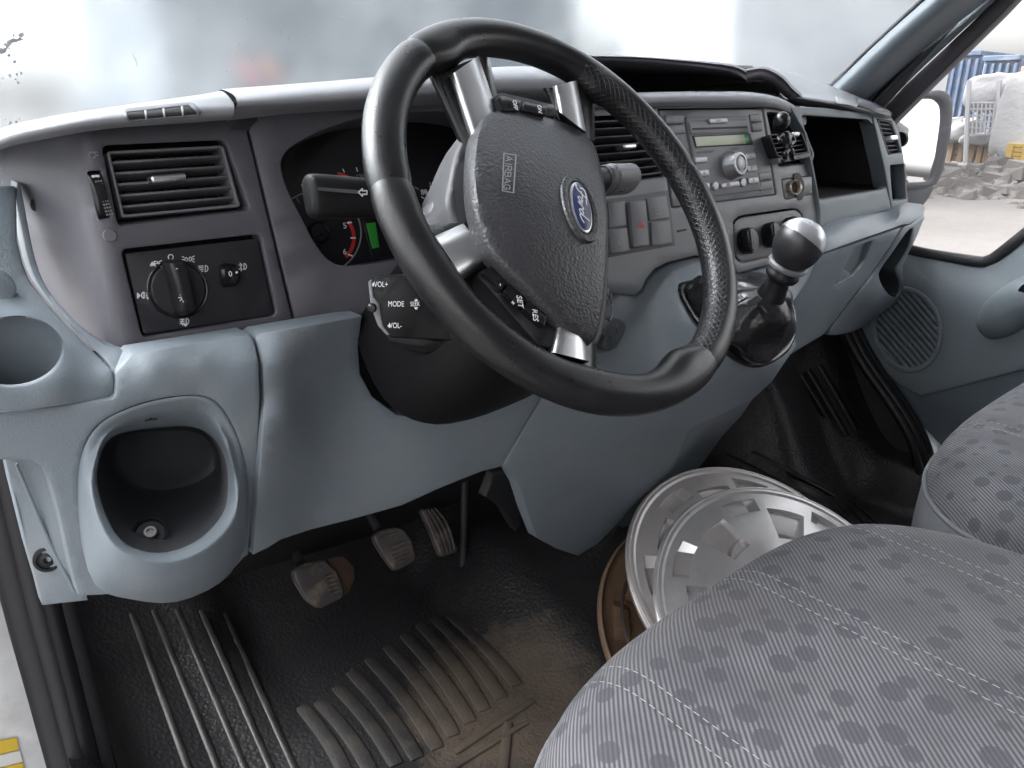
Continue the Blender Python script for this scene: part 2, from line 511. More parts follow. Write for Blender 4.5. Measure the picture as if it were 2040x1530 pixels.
# the grooved, muddy tread of the driver's mat
for a, b in (((600, 1408), (690, 1545)), ((636, 1398), (740, 1540)), ((672, 1368), (790, 1525)), ((700, 1338), (832, 1512)), ((736, 1312), (872, 1492)), ((772, 1288), (905, 1466)), ((806, 1264), (938, 1440)), ((838, 1244), (966, 1416)), ((868, 1232), (1000, 1392)), ((898, 1226), (1030, 1366))):
    rib(a, b, .0104, .0028, RUBM, floor, bow=9)
# the cross ribs near the seat
rib((905, 1500), (1062, 1395), .006, .003, RUBM, floor)
rib((1012, 1440), (1000, 1560), .007, .003, RUBM, floor)
rib((880, 1545), (1050, 1440), .004, .003, RUBM, floor)
# passenger-side ribs on the wheel arch and the flat floor
for a, b in (((1612, 735), (1690, 868)), ((1634, 726), (1708, 855)), ((1598, 745), (1650, 830))):
    rib(a, b, .014, .004, RUBS, floor)
for a, b in (((1450, 905), (1650, 1010)), ((1500, 900), (1660, 985)), ((1420, 925), (1560, 1000)), ((1668, 1012), (1710, 1050)), ((1690, 1000), (1728, 1042)), ((1716, 1010), (1760, 1048))):
    rib(a, b, .010, .004, RUBS, floor)
# carpet-like mud crumbs lying on the mat
vs = []; fs = []
for i in range(420):
    x = random.gauss(930, 130); y = random.gauss(1370, 85)
    if not (560 < x < 1090 and 1200 < y < 1525): continue
    p = fl(x, y); s = random.choice((.0005, .0006, .0008, .0012)); b = len(vs)
    for q in ((-1, -1, 0), (1, -.7, 0), (.8, 1, 0), (-.9, .8, 0), (0, 0, 1.1)): vs.append(p+V(q)*s*random.uniform(.7, 1.3)+V((0, 0, .001)))
    fs += [(b, b+1, b+4), (b+1, b+2, b+4), (b+2, b+3, b+4), (b+3, b, b+4)]
tag(mk('mud_crumbs', vs, fs, mat('dry_mud', (.11, .09, .075), .9), smooth=False), 'dry mud crumbs scattered over the driver floor mat', 'mud', kind='stuff')

# unseen shell that shades the cab: roof and bulkhead of the van
GREYH = mat('grey_headlining', (.33, .33, .34), .9, bump=.2, bscale=200)
ro = loft('cab_roof', [[(x, y, 1.42+.05*math.sin(math.pi*(x+.05)/1.85)-(.10*max(0, y-.25)/.35)) for x in (-.05, .4, .87, 1.35, 1.8)] for y in (-.95, -.4, .1, .35, .60)], GREYH, solid=.02, towards=(.9, 0, .5))
tag(ro, 'grey headlining of the cab roof', 'roof', kind='structure')
bh = loft('cab_bulkhead', [[(x, -.95, z) for x in (-.05, .9, 1.8)] for z in (-.02, .7, 1.44)], GREYH, solid=.02, towards=(.9, 0, .5))
tag(bh, 'grey bulkhead behind the seats', 'bulkhead', kind='structure')

cs = loft('unseen_side_wall', [[(-.04, y, z) for y in (-.95, -.6, -.32)] for z in (-.2, .6, 1.40)], GREYH, solid=.03, towards=(1, -.6, .6))  # unseen wall, added to cut light from behind on the left
tag(cs, 'unseen cab side wall behind the driver door opening, added to cut light', 'wall', kind='structure')
# unseen open driver's door, added to block light from the left
dd = thing('unseen_driver_door', (-.02, .92, .0), 'unseen open white driver door, added left of the cab to block light', 'door')
da = V((-.05, .90, 0)); ddir = V((-.90, -.43, 0)).normalized(); dn_ = V((ddir.y, -ddir.x, 0))
loft('door_shell', [[da+ddir*s+V((0, 0, z))+dn_*.03*math.sin(math.pi*s/1.05) for s in (0, .3, .7, 1.05)] for z in (-.1, .2, .45, .62)], WHITEP, dd, solid=.06, towards=(1, 0, .5))
loft('door_card', [[da+ddir*s+V((0, 0, z))-dn_*(.02+.03*math.sin(math.pi*s/1.05)) for s in (.02, .3, .7, 1.02)] for z in (-.05, .2, .45, .60)], BLUD, dd, solid=.02, towards=(1, -1, .5))
sweep('door_frame', [da+ddir*.02+V((0, 0, .62)), da+ddir*.45+V((0, 0, 1.30)), da+ddir*.75+V((0, 0, 1.40)), da+ddir*1.03+V((0, 0, 1.38)), da+ddir*1.04+V((0, 0, .62))], .028, WHITEP, dd, seg=8)
# driver's door sill and the seals round the door opening
sill = thing('door_sill', (.02, .5, 0), 'white painted door sill with black seals at the bottom left', 'door sill')
def sealpath(off, Y0=.80):
    pts = [(-60+off, 640), (-22+off*.98, 800), (2+off*.96, 920), (34+off*.94, 1070), (70+off*.92, 1220), (110+off*.9, 1370), (152+off*.86, 1530), (185+off*.82, 1640)]
    return [at(x, y, Y=Y0-.0*i) for i, (x, y) in enumerate(pts)]
SEALR = [(-26, .80, .016, SEAL, 'seal'), (8, .79, .011, SEAL, 'seal'), (38, .785, .009, BLKM, 'seal'), (62, .795, .012, SEAL, 'seal')]
for off, yy, rr, mm, nm in SEALR:
    sweep(nm, sealpath(off, yy), rr, mm, sill, seg=12, n=6)
loft('pillar_trim', [[at(x+78, y, Y=.80) for x, y in ((-22, 800), (2, 920), (34, 1070), (70, 1220), (112, 1370), (156, 1530), (195, 1660))], [at(x+40, y, Y=.815) for x, y in ((-22, 800), (2, 920), (34, 1070), (70, 1220), (112, 1370), (156, 1530), (195, 1660))], [at(x-60, y, Y=.84) for x, y in ((-22, 800), (2, 920), (34, 1070), (70, 1220), (112, 1370), (156, 1530), (195, 1660))]], SEAL, sill)
loft('painted_sill', [[(.05, y, .02) for y in (-.6, .0, .5, .72)], [(.02, y, .0) for y in (-.6, .0, .5, .75)], [(-.04, y, -.04) for y in (-.6, .0, .5, .78)], [(-.06, y, -.2) for y in (-.6, .0, .5, .8)]], WHITEP, sill)
PSILL = yplane(.05, .86, .25, 0, 0)
wp = skin('pillar_panel', [(-120, 1020), (0, 1180), (40, 1300), (100, 1430), (135, 1545), (60, 1700), (-160, 1700)], yplane(0, .90, .2), WHITEP, sill, thick=.01)
YEL = mat('yellow_sticker', (.75, .52, .05), .5); WST = mat('white_sticker', (.75, .75, .72), .5)
PST = yplane(0, .897, .2)
for poly, mm in (([(-20, 1480), (34, 1470), (38, 1494), (-20, 1508)], YEL), ([(-20, 1510), (40, 1496), (46, 1518), (-20, 1534)], WST), ([(-20, 1536), (46, 1520), (54, 1560), (-20, 1566)], YEL)):
    skin('warning_label', poly, PST, mm, sill, thick=.001, bev=.0003, bpx=1)

# ------------------------------------------------------------------ the dashboard
dash = thing('dashboard', (.87, .80, .38), 'charcoal and light blue-grey van dashboard running across the cab', 'dashboard')
PA = yplane(.25, .712, .68, 0, .20)                 # driver's end panel
PB = yplane(.30, .712, .68, -.17, .20)              # instrument surround
PC = yplane(.87, .640, .72, 0, .25)                 # centre stack
PP = yplane(1.12, .655, .72, .13, .20)              # passenger side

# --- driver's end panel: flat face with a rounded end that turns forward along the door
class EndSurf:
    """the flat face for px > 205, curling forward at the left"""
    def __call__(s, px, py, h=0.0):
        x0 = 205 + (py-400)*.18
        if px >= x0: return PA(px, py, h)
        t = (x0-px)
        Y0 = PA(px, py).y
        d = .00062*max(0, t-0)*sstep(0, 90, t) + 0.0000022*t*t
        return at(px, py, Y=Y0+d)
ES = EndSurf()
VENT_H = rp([(203, 290), (449, 279), (497, 413), (492, 420), (240, 450), (234, 442)], 14)
LSW_H = rp([(241, 497), (519, 466), (553, 629), (284, 674)], 14)
WHL_H = rp([(174, 342), (201, 340), (221, 434), (198, 438)], 4)
skin('end_panel', [(-60, 330), (-20, 300), (60, 282), (204, 256), (314, 246), (463, 232), (487, 238), (584, 640), (500, 664), (420, 675), (250, 700), (150, 700), (60, 640), (-60, 520)], ES, CHAR, dash, holes=[VENT_H, LSW_H, WHL_H], thick=.03, hthick=.022, step=20, bpx=3, bev=.0015)
skin('vent_back', [(195, 280), (465, 268), (512, 425), (232, 460)], PA.off(-.045), DARK, dash, thick=.004)
skin('wheel_well', [(165, 332), (210, 330), (232, 444), (188, 446)], PA.off(-.02), DARK, dash, thick=.004)
hole = lathe('end_hole', [(.0055, .0005), (.0045, -.001), (.0042, -.008), (.001, -.0085)], ES(68, 409), (-.93, -.33, .1), DARK, dash, seg=18)
lathe('blank_button', [(.0055, -.002), (.0055, .0006), (.0048, .0012), (.001, .0014)], PA(219, 469), PA.n, FASC, dash, seg=20)

# --- driver's air vent: frame, five slats, the fine vanes behind and a chrome tab
def vent(name, frame, plane, nslat, parent, tab=None, vanes=8, bez=6, mslat=CHAR, depth=.028):
    """frame = TL, TR, BR, BL pixels"""
    TL, TR, BR, BL = [np.array(p, float) for p in frame]
    inner = inset(rp([tuple(p) for p in (TL, TR, BR, BL)], 8), bez)
    v = skin(name, rp([tuple(p) for p in (TL, TR, BR, BL)], 8), plane, mslat, parent, holes=[inner], thick=depth*.6, hthick=depth, bpx=1.2, bev=.0012, step=40)
    for i in range(nslat):
        t = (i+1)/(nslat+1)
        a, b = TL+(BL-TL)*t, TR+(BR-TR)*t
        d = (b-a)/np.linalg.norm(b-a)*bez*.8; a, b = a+d, b-d
        p, q = plane.off(-.003)(*a), plane.off(-.003)(*b)
        u = (q-p).normalized(); dn = (-plane.n*.92 - V((0, 0, .22))).normalized(); w = u.cross(dn).normalized()
        rbox('slat', (p+q)/2+dn*.009, (u, dn, w), ((q-p).length, .018, .0022), mslat, v, bevel=.0008, seg=1)
    for i in range(vanes):
        t = (i+.7)/(vanes+.4)
        a, b = TL+(TR-TL)*t, BL+(BR-BL)*t
        p, q = plane.off(-.028)(*a), plane.off(-.028)(*b)
        w = (q-p).normalized(); u = w.cross(plane.n)
        rbox('vane', (p+q)/2, (plane.n, u, w), (.012, .0014, (q-p).length*.94), DARK, v, bevel=0)
    if tab:
        (x0, y0), (x1, y1), hh = tab
        p, q = plane.off(.004)(x0, y0), plane.off(.004)(x1, y1)
        u = (q-p).normalized(); w = plane.n.cross(u).normalized()
        rbox('vent_tab', (p+q)/2-plane.n*.004, (u, plane.n, w), ((q-p).length, .016, hh), SATIN, v, bevel=.0022, seg=3)
    return v
vent('air_vent', [(212, 301), (446, 289), (480, 412), (243, 434)], PA.off(-.004), 5, dash, tab=((299, 358), (369, 352), .0065), vanes=9, mslat=FASC)  # lighter plastic here imitates light caught on the slat edges
# vent wheel: knurled thumbwheel
vw = lathe('vent_wheel', [(.016, -.0045), (.019, -.0038), (.0195, 0), (.019, .0038), (.016, .0045)], PA(201, 391)-PA.n*.012+V((-.001, 0, 0)), (PA(209, 390)-PA(193, 392)), BLKM, dash, seg=40, su=1.15)
vsn = []; fsn = []
for i in range(11):
    for j in range(3):
        q = PA(189+i*2.2+j*5+3, 362+i*6.6-j*.8, .0075); k = len(vsn)
        for a, b in ((-1, 0), (0, -1), (1, 0), (0, 1)): vsn.append(q+V((a*.0012, 0, b*.0012)))
        vsn.append(q+PA.n*.0009); fsn += [(k, k+1, k+4), (k+1, k+2, k+4), (k+2, k+3, k+4), (k+3, k, k+4)]
mk('knurling', vsn, fsn, FASC, vw, smooth=False, towards=CAM)
key('wheel_mark', [(183, 349), (198, 348), (199, 354), (184, 355)], PA.off(.003), .0012, INK, vw, r=1, bpx=.6, bev=.0003)
lines('vent_symbol', [arc(184, 309, 7, 6, 30, 330, 8), [(178, 303), (194, 303)], [(190, 309), (196, 309)]], PA, .0004, INKD, dash, h=.0006)

# --- light switch panel
lp = skin('light_switch_panel', rp([(249, 505), (513, 475), (546, 627), (286, 667)], 8), PA.off(-.003), SWP, dash, thick=.01, bpx=2, bev=.001)
PL2 = PA.off(-.003)
c0 = PL2(354, 576); ux = (PL2(364, 576)-c0).normalized()
lathe('dial_ring', [(.0265, -.001), (.0265, .0012), (.0255, .0022), (.0245, .0018), (.0240, -.001)], c0, PL2.n, BLK, lp, seg=44)
dial = lathe('dial', [(.0232, -.001), (.0232, .003), (.0222, .0042), (.001, .0044)], c0, PL2.n, SWP, lp, seg=44)
# grip bar across the dial
ga, gb = PL2(342, 517, .004), PL2(369, 627, .004)
gd = (gb-ga).normalized(); gs = PL2.n.cross(gd).normalized(); rows = []
for t, w, hgt in ((0, .0035, .002), (.04, .0068, .012), (.12, .0078, .0165), (.5, .0078, .0190), (.86, .0082, .0165), (.96, .0074, .011), (1.0, .0035, .002)):
    p = ga+(gb-ga)*t
    rows.append([p-gs*w*1.12-PL2.n*.004, p-gs*w*1.02+PL2.n*hgt*.55, p-gs*w*.72+PL2.n*hgt, p+PL2.n*hgt*1.05, p+gs*w*.72+PL2.n*hgt, p+gs*w*1.02+PL2.n*hgt*.55, p+gs*w*1.12-PL2.n*.004])
loft('dial_grip', rows, BLKM, dial, su=3, sv=4)
PG = PL2.off(.0215)
key('grip_mark', [(350, 535), (355, 534), (358, 550), (353, 551)], PG, .0006, INK, dial, r=1, bpx=.5, bev=.0002)
PG2 = PL2.off(.0222)
lines('bulb_symbol', [arc(365, 593, 4.2, 4.2, 0, 360, 12)]+[[(365+6*math.cos(R(a)), 593+6*math.sin(R(a))), (365+9*math.cos(R(a)), 593+9*math.sin(R(a)))] for a in range(0, 360, 45)]+[[(363, 587), (367, 587)]], PG2, .0004, INK, dial)
thumb = lathe('level_wheel', [(.002, -.0085), (.0085, -.008), (.0105, -.006), (.011, 0), (.0105, .006), (.0085, .008), (.002, .0085)], PL2(453, 548, -.0015), ux, BLK, lp, seg=26)
text('0', PL2.off(.0095), (459, 546), (475, 544), .007, INK, thumb)
for i in range(5):
    lathe('ridge', [(.0113, -.0004), (.0113, .0004)], PL2(441+i*2.4, 549-i*.3, -.0015), ux, BLKM, thumb, seg=26)
key('level_mark', [(470, 541), (474, 540), (474, 544), (470, 545)], PL2.off(.009), .0006, INK, thumb, r=1, bpx=.4, bev=.0002)
def lampsym(x, y, s=1, flip=1, rays='dip'):
    o = [arc(x, y, 5*s*flip, 6*s, -90, 90, 8)+[(x, y-6*s)]]
    if rays == 'lines':
        for k in (-5, -1.7, 1.7, 5): o.append([(x-4*s*flip, y+k*s), (x-13*s*flip, y+(k+.6)*s)])
    if rays == 'fog':
        for k in (-4, 0, 4): o.append([(x-4*s*flip, y+k*s), (x-12*s*flip, y+(k+.6)*s)])
        o.append([(x-8*s*flip, y-8*s), (x-7*s*flip, y-3*s), (x-9*s*flip, y+2*s), (x-7*s*flip, y+8*s)])
    return o
IW = .00038
lines('symbol', [[(300, 529), (304, 523), (308, 528), (300, 529)], [(303, 526), (305, 527)]], PL2, IW*1.8, INK, lp)
text('P', PL2, (311, 526), (330, 524), .0072, INK, lp, name='symbol')
lines('symbol', [arc(319, 525, 3, 5, 120, 240, 6)]+[[(318, 521), (322, 519)], [(317, 525), (322, 525)], [(318, 529), (322, 531)]], PL2, IW, INK, lp)
lines('symbol', [arc(340, 512, 5, 5, 130, 410, 10)], PL2, IW, INK, lp)
lines('symbol', [arc(371, 517, 2.6, 4, 0, 360, 8), arc(379, 516, 2.6, 4, 0, 360, 8)]+[[(367+d, 513+k), (363+d, 511+k*1.6)] for d in (0,) for k in (0, 4, 8)]+[[(383, 512+k), (387, 510+k*1.5)] for k in (0, 4, 8)], PL2, IW, INK, lp)
lines('symbol', lampsym(409, 535, 1.05, 1, 'lines'), PL2, IW, INK, lp)
lines('symbol', lampsym(287, 588, 1.0, -1, 'fog')+[[(274, 584), (279, 589), (274, 594), (274, 584)], [(276, 587), (277, 591)]], PL2, IW*1.25, INK, lp)
lines('symbol', lampsym(371, 640, 1.0, 1, 'fog')+[[(366, 646), (374, 645), (370, 650), (366, 646)], [(369, 647), (371, 647)]], PL2, IW*1.2, INK, lp)
lines('symbol', lampsym(486, 531, 1.0, 1, 'none')+[[(478, 524), (482, 528), (479, 532), (482, 536), (480, 540)], [(476, 528), (480, 528)], [(476, 536), (480, 536)]], PL2, IW, INK, lp)

# --- upper pads
upad = loft('upper_pad', [
    [at(-90, 352, .79), at(0, 299, .745), at(98, 276, .722), at(204, 258, .712), at(314, 249, .708), at(400, 243, .706), at(463, 238, .704)],
    [at(-90, 330, .785), at(0, 284, .737), at(98, 262, .712), at(204, 246, .702), at(314, 238, .698), at(400, 231, .697), at(466, 226, .696)],
    [at(-90, 310, .80), at(0, 268, .745), at(98, 246, .718), at(204, 229, .708), at(314, 219, .705), at(400, 209, .704), at(465, 205, .704)],
    [at(-90, 298, .84), at(0, 257, .79), at(98, 234, .755), at(204, 217, .745), at(314, 202, .74), at(400, 190, .74), at(445, 183, .74)],
    [at(-90, 300, .93), at(0, 262, .90), at(98, 238, .88), at(204, 221, .86), at(314, 206, .86), at(400, 194, .86), at(432, 188, .86)],
    [at(-90, 330, 1.12), at(0, 300, 1.12), at(98, 270, 1.12), at(204, 250, 1.12), at(314, 236, 1.12), at(400, 226, 1.12), at(432, 220, 1.12)]], PAD, dash, su=5, sv=5)
# side demister outlet in the pad
PADS = OnMesh(upad)
dm = skin('demister_outlet', rp([(246, 219), (256, 215), (378, 203), (388, 205), (403, 222), (398, 230), (262, 243), (252, 240)], 5), lambda x, y: PADS(x, y, .0028), CHAR, dash, holes=[rp([(252, 223), (378, 209), (395, 228), (258, 240)], 4)], thick=.009, hthick=.003, step=6, bpx=1.5, bev=.001, back=V((0, 1, 0)))
skin('outlet_back', rp([(250, 221), (379, 207), (397, 229), (257, 242)], 4), lambda x, y: PADS(x, y, .0014), mat('outlet_black', (.006, .006, .007), .8), dm, thick=.001, bpx=1, bev=.0001, step=6)
for x0, y0, x1, y1 in ((290, 219, 293, 238), (326, 215, 329, 234), (363, 211, 366, 231)):
    skin('slat', [(x0-1.6, y0), (x0+1.6, y0), (x1+1.6, y1), (x1-1.6, y1)], lambda x, y: PADS(x, y, .0030), FASC, dm, thick=.003, bpx=.6, bev=.0003, step=6)
skin('pad_light_stop', [(430, 205), (500, 205), (530, 262), (460, 262)], yplane(.3, .735, .78), DARK, dash, thick=.01)  # dark sheet added to stop light showing through the pad seam
# binnacle pad (continues behind the wheel)
loft('binnacle_pad', [
    [at(452, 240, .72), at(588, 226, .71), at(725, 218, .70), at(900, 208, .69), at(1090, 204, .675), at(1200, 206, .67)],
    [at(466, 222, .698), at(588, 213, .684), at(725, 204, .674), at(900, 193, .664), at(1090, 190, .655), at(1200, 192, .652)],
    [at(472, 207, .686), at(588, 199, .676), at(725, 190, .666), at(900, 178, .656), at(1090, 174, .648), at(1200, 176, .646)],
    [at(466, 190, .70), at(588, 178, .69), at(725, 167, .68), at(900, 150, .67), at(1060, 145, .665), at(1200, 150, .66)],
    [at(444, 179, .76), at(588, 168, .75), at(725, 157, .74), at(900, 141, .73), at(1040, 133, .73), at(1200, 140, .73)],
    [at(436, 183, .86), at(588, 172, .86), at(725, 161, .86), at(900, 146, .86), at(1040, 138, .86), at(1200, 146, .86)],
    [at(430, 215, 1.12), at(588, 205, 1.12), at(725, 195, 1.12), at(900, 178, 1.12), at(1040, 170, 1.12), at(1200, 178, 1.12)]], PAD, dash, su=4, sv=4)
# --- instrument surround with the deep cluster opening
CL_H = spline([(722, 236), (668, 250), (620, 270), (577, 296), (561, 321), (563, 345), (574, 379), (601, 433), (628, 484), (656, 518), (690, 529), (766, 521), (880, 500), (985, 470), (1010, 400), (1005, 300), (960, 240), (860, 222)], 4, True)
skin('instrument_surround', [(489, 228), (560, 220), (725, 206), (900, 196), (1150, 190), (1160, 330), (1190, 560), (1000, 600), (800, 618), (725, 626), (590, 642)], PB, CHAR, dash, holes=[CL_H], thick=.02, hthick=.065, bpx=3, bev=.002)
# --- instrument cluster face
cl = thing('instrument_cluster', tuple(PB(770, 420)+V((0, .07, -.05))), 'black instrument cluster with gauges behind the steering wheel', 'gauges')
PI = PB.off(-.062)
skin('cluster_face', [(530, 210), (1040, 190), (1040, 560), (560, 600)], PI, mat('cluster_black', (.010, .010, .012), .35), cl, thick=.01)
def gauge(cx, cy, rx, ry, a0, a1, ticks, nm='tick'):
    L2 = []
    for i in range(ticks):
        a = R(a0+(a1-a0)*i/(ticks-1)); k = .86 if i % 2 else .8
        L2.append([(cx+rx*math.cos(a), cy+ry*math.sin(a)), (cx+rx*k*math.cos(a), cy+ry*k*math.sin(a))])
    return L2
tach = lathe('needle_hub', [(.012, 0), (.012, .006), (.009, .009), (.001, .009)], PI(632, 464), PI.n, BLK, cl, seg=24)
lines('red_band', [arc(630, 474, 75, 62, -30, 36, 12)], PI, .0020, RED, cl)
lines('dial_mark', [[(692, 444), (700, 443)], [(699, 474), (708, 474)], [(694, 507), (702, 510)]], PI, .0008, INK, cl, h=.0012)
text('5', PI, (687, 450), (707, 448), .0088, INK, cl)
text('6', PI, (687, 502), (707, 500), .0088, INK, cl)
lines('dial_mark', [[(683, 337), (686, 343)], [(710, 334), (712, 341)], [(740, 338), (741, 345)], [(601, 368), (604, 374)]], PI, .0006, INK, cl)
lines('dial_ring', [arc(632, 464, 88, 84, -140, 62, 24), arc(632, 464, 86.6, 82.6, -140, 62, 24)], PI, .0003, INKD, cl)
lines('dial_mark', gauge(632, 464, 84, 80, -130, -45, 9), PI, .0004, INKD, cl)
lines('needle', [[(674, 345), (692, 351)]], PI, .0012, RED, cl, h=.001)
text('120', PI, (717, 352), (737, 350), .0065, INKD, cl)
for t, x, y in (('60', 834, 404), ('80', 845, 383), ('100', 864, 368), ('140', 930, 350), ('160', 965, 372)):
    text(t, PI, (x, y), (x+20, y-2), .0082, INK, cl)
lines('dial_mark', gauge(935, 455, 122, 108, 170, 330, 25), PI, .0005, INK, cl)
lc = skin('lcd_panel', rp([(722, 440), (772, 434), (786, 506), (742, 516)], 4), PI.off(.001), BLK, cl, thick=.002, bpx=1, bev=.0003)
skin('green_display', rp([(730, 445), (748, 443), (756, 492), (742, 496)], 1.5), PI.off(.003), GREEN, cl, thick=.002, bpx=.6, bev=.0002)
skin('trip_display', [(826, 424), (850, 410), (860, 430), (835, 445)], PI.off(.003), INKD, cl, thick=.002, bpx=1, bev=.0003)

# --- shelf beside the door with the cup holder
CUP = spline(ell(28, 700, 98, 69, 14, -6), 3, True)
shelfD = TPS([(33, 376, .855), (-60, 376, .855), (46, 470, .815), (80, 570, .77), (140, 650, .715), (205, 715, .682), (225, 742, .664), (120, 768, .653), (-60, 786, .652), (-60, 480, .80), (-60, 600, .735), (130, 700, .682), (150, 806, .656), (-60, 824, .656), (228, 792, .662), (60, 800, .6505), (60, 625, .722), (30, 775, .6525)])
skin('cup_shelf', [(-60, 372), (30, 372), (33, 376), (35, 480), (46, 525), (60, 560), (90, 600), (130, 645), (170, 685), (205, 718), (222, 735), (229, 755), (228, 790), (222, 797), (150, 806), (60, 818), (-60, 824)], shelfD, BLUE, dash, holes=[CUP], step=18, thick=.01, bev=.003, bpx=5, hthick=.004)
cupc = at(28, 700, .69)
loft('cup_holder', [[at(x, y, .69) for x, y in ell(28, 702, 101, 71, 14, -6)], [at(x, y, .705) for x, y in ell(24, 716, 93, 66, 14, -6)], [at(x, y, .725) for x, y in ell(10, 800, 80, 52, 14, -6)], [at(x, y, .735) for x, y in ell(8, 850, 70, 40, 14, -6)]], BLUE, dash, closed_u=True, su=3, sv=4, cap=True)
lathe('tweeter_cap', [(.016, -.002), (.016, .003), (.012, .005), (.001, .0055)], at(-14, 572, .75), (.2, -.8, .5), BLUE, dash, seg=24)
skin('trim_strip', spline([(33, 374), (42, 374), (60, 470), (78, 540), (105, 590), (150, 640), (205, 684), (240, 697), (266, 703), (258, 718), (234, 744), (226, 736), (205, 712), (150, 655), (100, 600), (66, 545), (46, 470)], 3, True), lambda x, y: shelfD(x, y, -.0015), BLUE, dash, thick=.03, bev=.0012, bpx=1.6, step=12)

# --- lower end trim with the open bin
lowD = TPS([(266, 706, .668), (400, 684, .664), (500, 668, .660), (300, 735, .652), (400, 722, .649), (505, 705, .646), (236, 790, .654), (520, 790, .648), (400, 765, .650), (515, 900, .653), (497, 1100, .672), (0, 830, .660), (0, 915, .664), (120, 880, .656), (150, 960, .658), (135, 1100, .664), (160, 1180, .662), (300, 1190, .650), (440, 1150, .655), (300, 800, .6545), (460, 860, .652)])
bD = [(193, 960, .640), (200, 905, .655), (222, 872, .672), (262, 858, .684), (330, 850, .690), (372, 848, .690), (408, 858, .686), (437, 884, .674), (455, 925, .656), (459, 975, .640), (452, 1018, .624), (430, 1052, .612), (392, 1084, .600), (338, 1104, .594), (286, 1101, .594), (240, 1076, .602), (210, 1024, .618)]
bC = [(178, 960, .632), (187, 898, .643), (211, 860, .651), (248, 834, .654), (302, 814, .653), (372, 802, .652), (417, 813, .651), (451, 858, .645), (471, 915, .639), (477, 975, .630), (471, 1030, .616), (447, 1070, .604), (402, 1106, .591), (340, 1128, .585), (280, 1124, .586), (228, 1096, .594), (194, 1040, .612)]
bC2 = [(186, 960, .632), (194, 901, .645), (216, 865, .656), (254, 844, .662), (314, 830, .664), (372, 822, .664), (413, 833, .662), (444, 870, .652), (463, 920, .642), (469, 975, .631), (463, 1025, .616), (440, 1062, .604), (398, 1096, .592), (339, 1117, .586), (283, 1113, .586), (233, 1087, .594), (201, 1033, .611)]
bB = [(160, 960, .646), (169, 890, .652), (199, 846, .6555), (241, 821, .657), (298, 801, .656), (374, 789, .655), (427, 800, .6545), (463, 850, .652), (485, 912, .6515), (491, 975, .650), (488, 1040, .638), (474, 1090, .626), (428, 1140, .608), (350, 1172, .599), (270, 1168, .600), (205, 1132, .614), (170, 1050, .638)]
bA = [(154, 960, .664), (163, 888, .666), (193, 841, .668), (238, 815, .669), (296, 795, .668), (374, 783, .667), (430, 795, .667), (468, 848, .667), (490, 910, .668), (494, 975, .668), (493, 1052, .664), (482, 1104, .655), (440, 1160, .640), (352, 1199, .628), (262, 1194, .630), (190, 1166, .645), (158, 1060, .664)]
for i in range(1, 9):
    x, y, _ = bB[i]; bB[i] = (x, y, lowD.val(x, y)-.0006)
    x, y, _ = bC[i]; bC[i] = (x, y, lowD.val(x, y)+(.0012 if 1 < i < 8 else -.004))
BHOLE = spline([(a[0]*.2+b[0]*.8, a[1]*.2+b[1]*.8) for a, b in zip(bA, bB)], 3, True)
skin('lower_end_trim', [(-60, 822), (60, 816), (150, 804), (224, 795), (231, 788), (232, 742), (266, 704), (400, 682), (497, 666), (507, 680), (516, 720), (519, 790), (513, 900), (505, 1000), (495, 1106), (486, 1112), (462, 1138), (434, 1160), (396, 1182), (352, 1194), (305, 1196), (262, 1189), (225, 1184), (200, 1186), (157, 1188), (144, 1144), (123, 1046), (104, 970), (89, 935), (64, 918), (-60, 915)], lowD, BLUE, dash, holes=[BHOLE], step=14, thick=.03, bev=.002, bpx=2.6, hthick=.01)
skin('screw_flange', [(8, 905), (100, 915), (122, 960), (150, 1080), (176, 1197), (85, 1207), (76, 1170), (52, 1090), (20, 960)], TPS([(8, 905, .700), (100, 915, .690), (60, 1000, .700), (176, 1197, .684), (85, 1207, .697), (60, 1100, .702), (140, 1080, .680)]), BLUE, dash, step=16, thick=.02, bev=.002, bpx=3)
sweep('flange_ridge', [at(32, 924, .694), at(64, 1000, .694), at(104, 1092, .690), at(148, 1176, .684)], lambda t: .0012+.0008*t, BLUE, dash, seg=8)
loft('bin_bowl', [[at(*p) for p in r] for r in (bA, bB, bC, bC2, bD)]+[[at(x, y, yy)+V((0, .006, -.001)) for x, y, yy in bD]], BLUE, dash, closed_u=True, su=3, sv=3)
loft('bin_liner', [[at(x, y, yy+.004) for x, y, yy in bD], [at(x, y, yy)+V((0, .022, -.002)) for x, y, yy in bD], [at(330+(x-330)*.84, 922+(y-975)*.54, .742) for x, y, yy in bD], [at(330+(x-330)*.70, 905+(y-975)*.38, .756) for x, y, yy in bD]], mat('bin_dark_plastic', (.050, .052, .058), .5, bump=.2, bscale=600), dash, closed_u=True, su=3, sv=3, cap=True)
bw = lathe('bin_screw', [(.0145, 0), (.0145, .002), (.0125, .003), (.0115, .001), (.006, .001), (.006, .004), (.0035, .0045), (.003, .002), (.0005, .002)], at(302, 1076, .638)+V((0, 0, .006)), (-.1, -.62, .78), BLKM, dash, seg=24)
lathe('screw_head', [(.0055, .0035), (.005, .0055), (.003, .0055), (.0025, .003), (.0003, .003)], at(302, 1076, .638)+V((0, 0, .006)), (-.1, -.62, .78), STEEL, bw, seg=18)
lathe('trim_screw', [(.0115, -.001), (.0110, .0030), (.0085, .0035), (.0080, .001), (.006, .001), (.006, .003), (.003, .004), (.0025, .0015), (.0003, .0015)], at(95, 1113, .695), (-.2, -.95, .2), BLKM, dash, seg=22)
lines('bin_clip', [[(290, 838), (300, 835), (312, 835)]], yplane(0, .656, .5), .0012, DARK, dash)
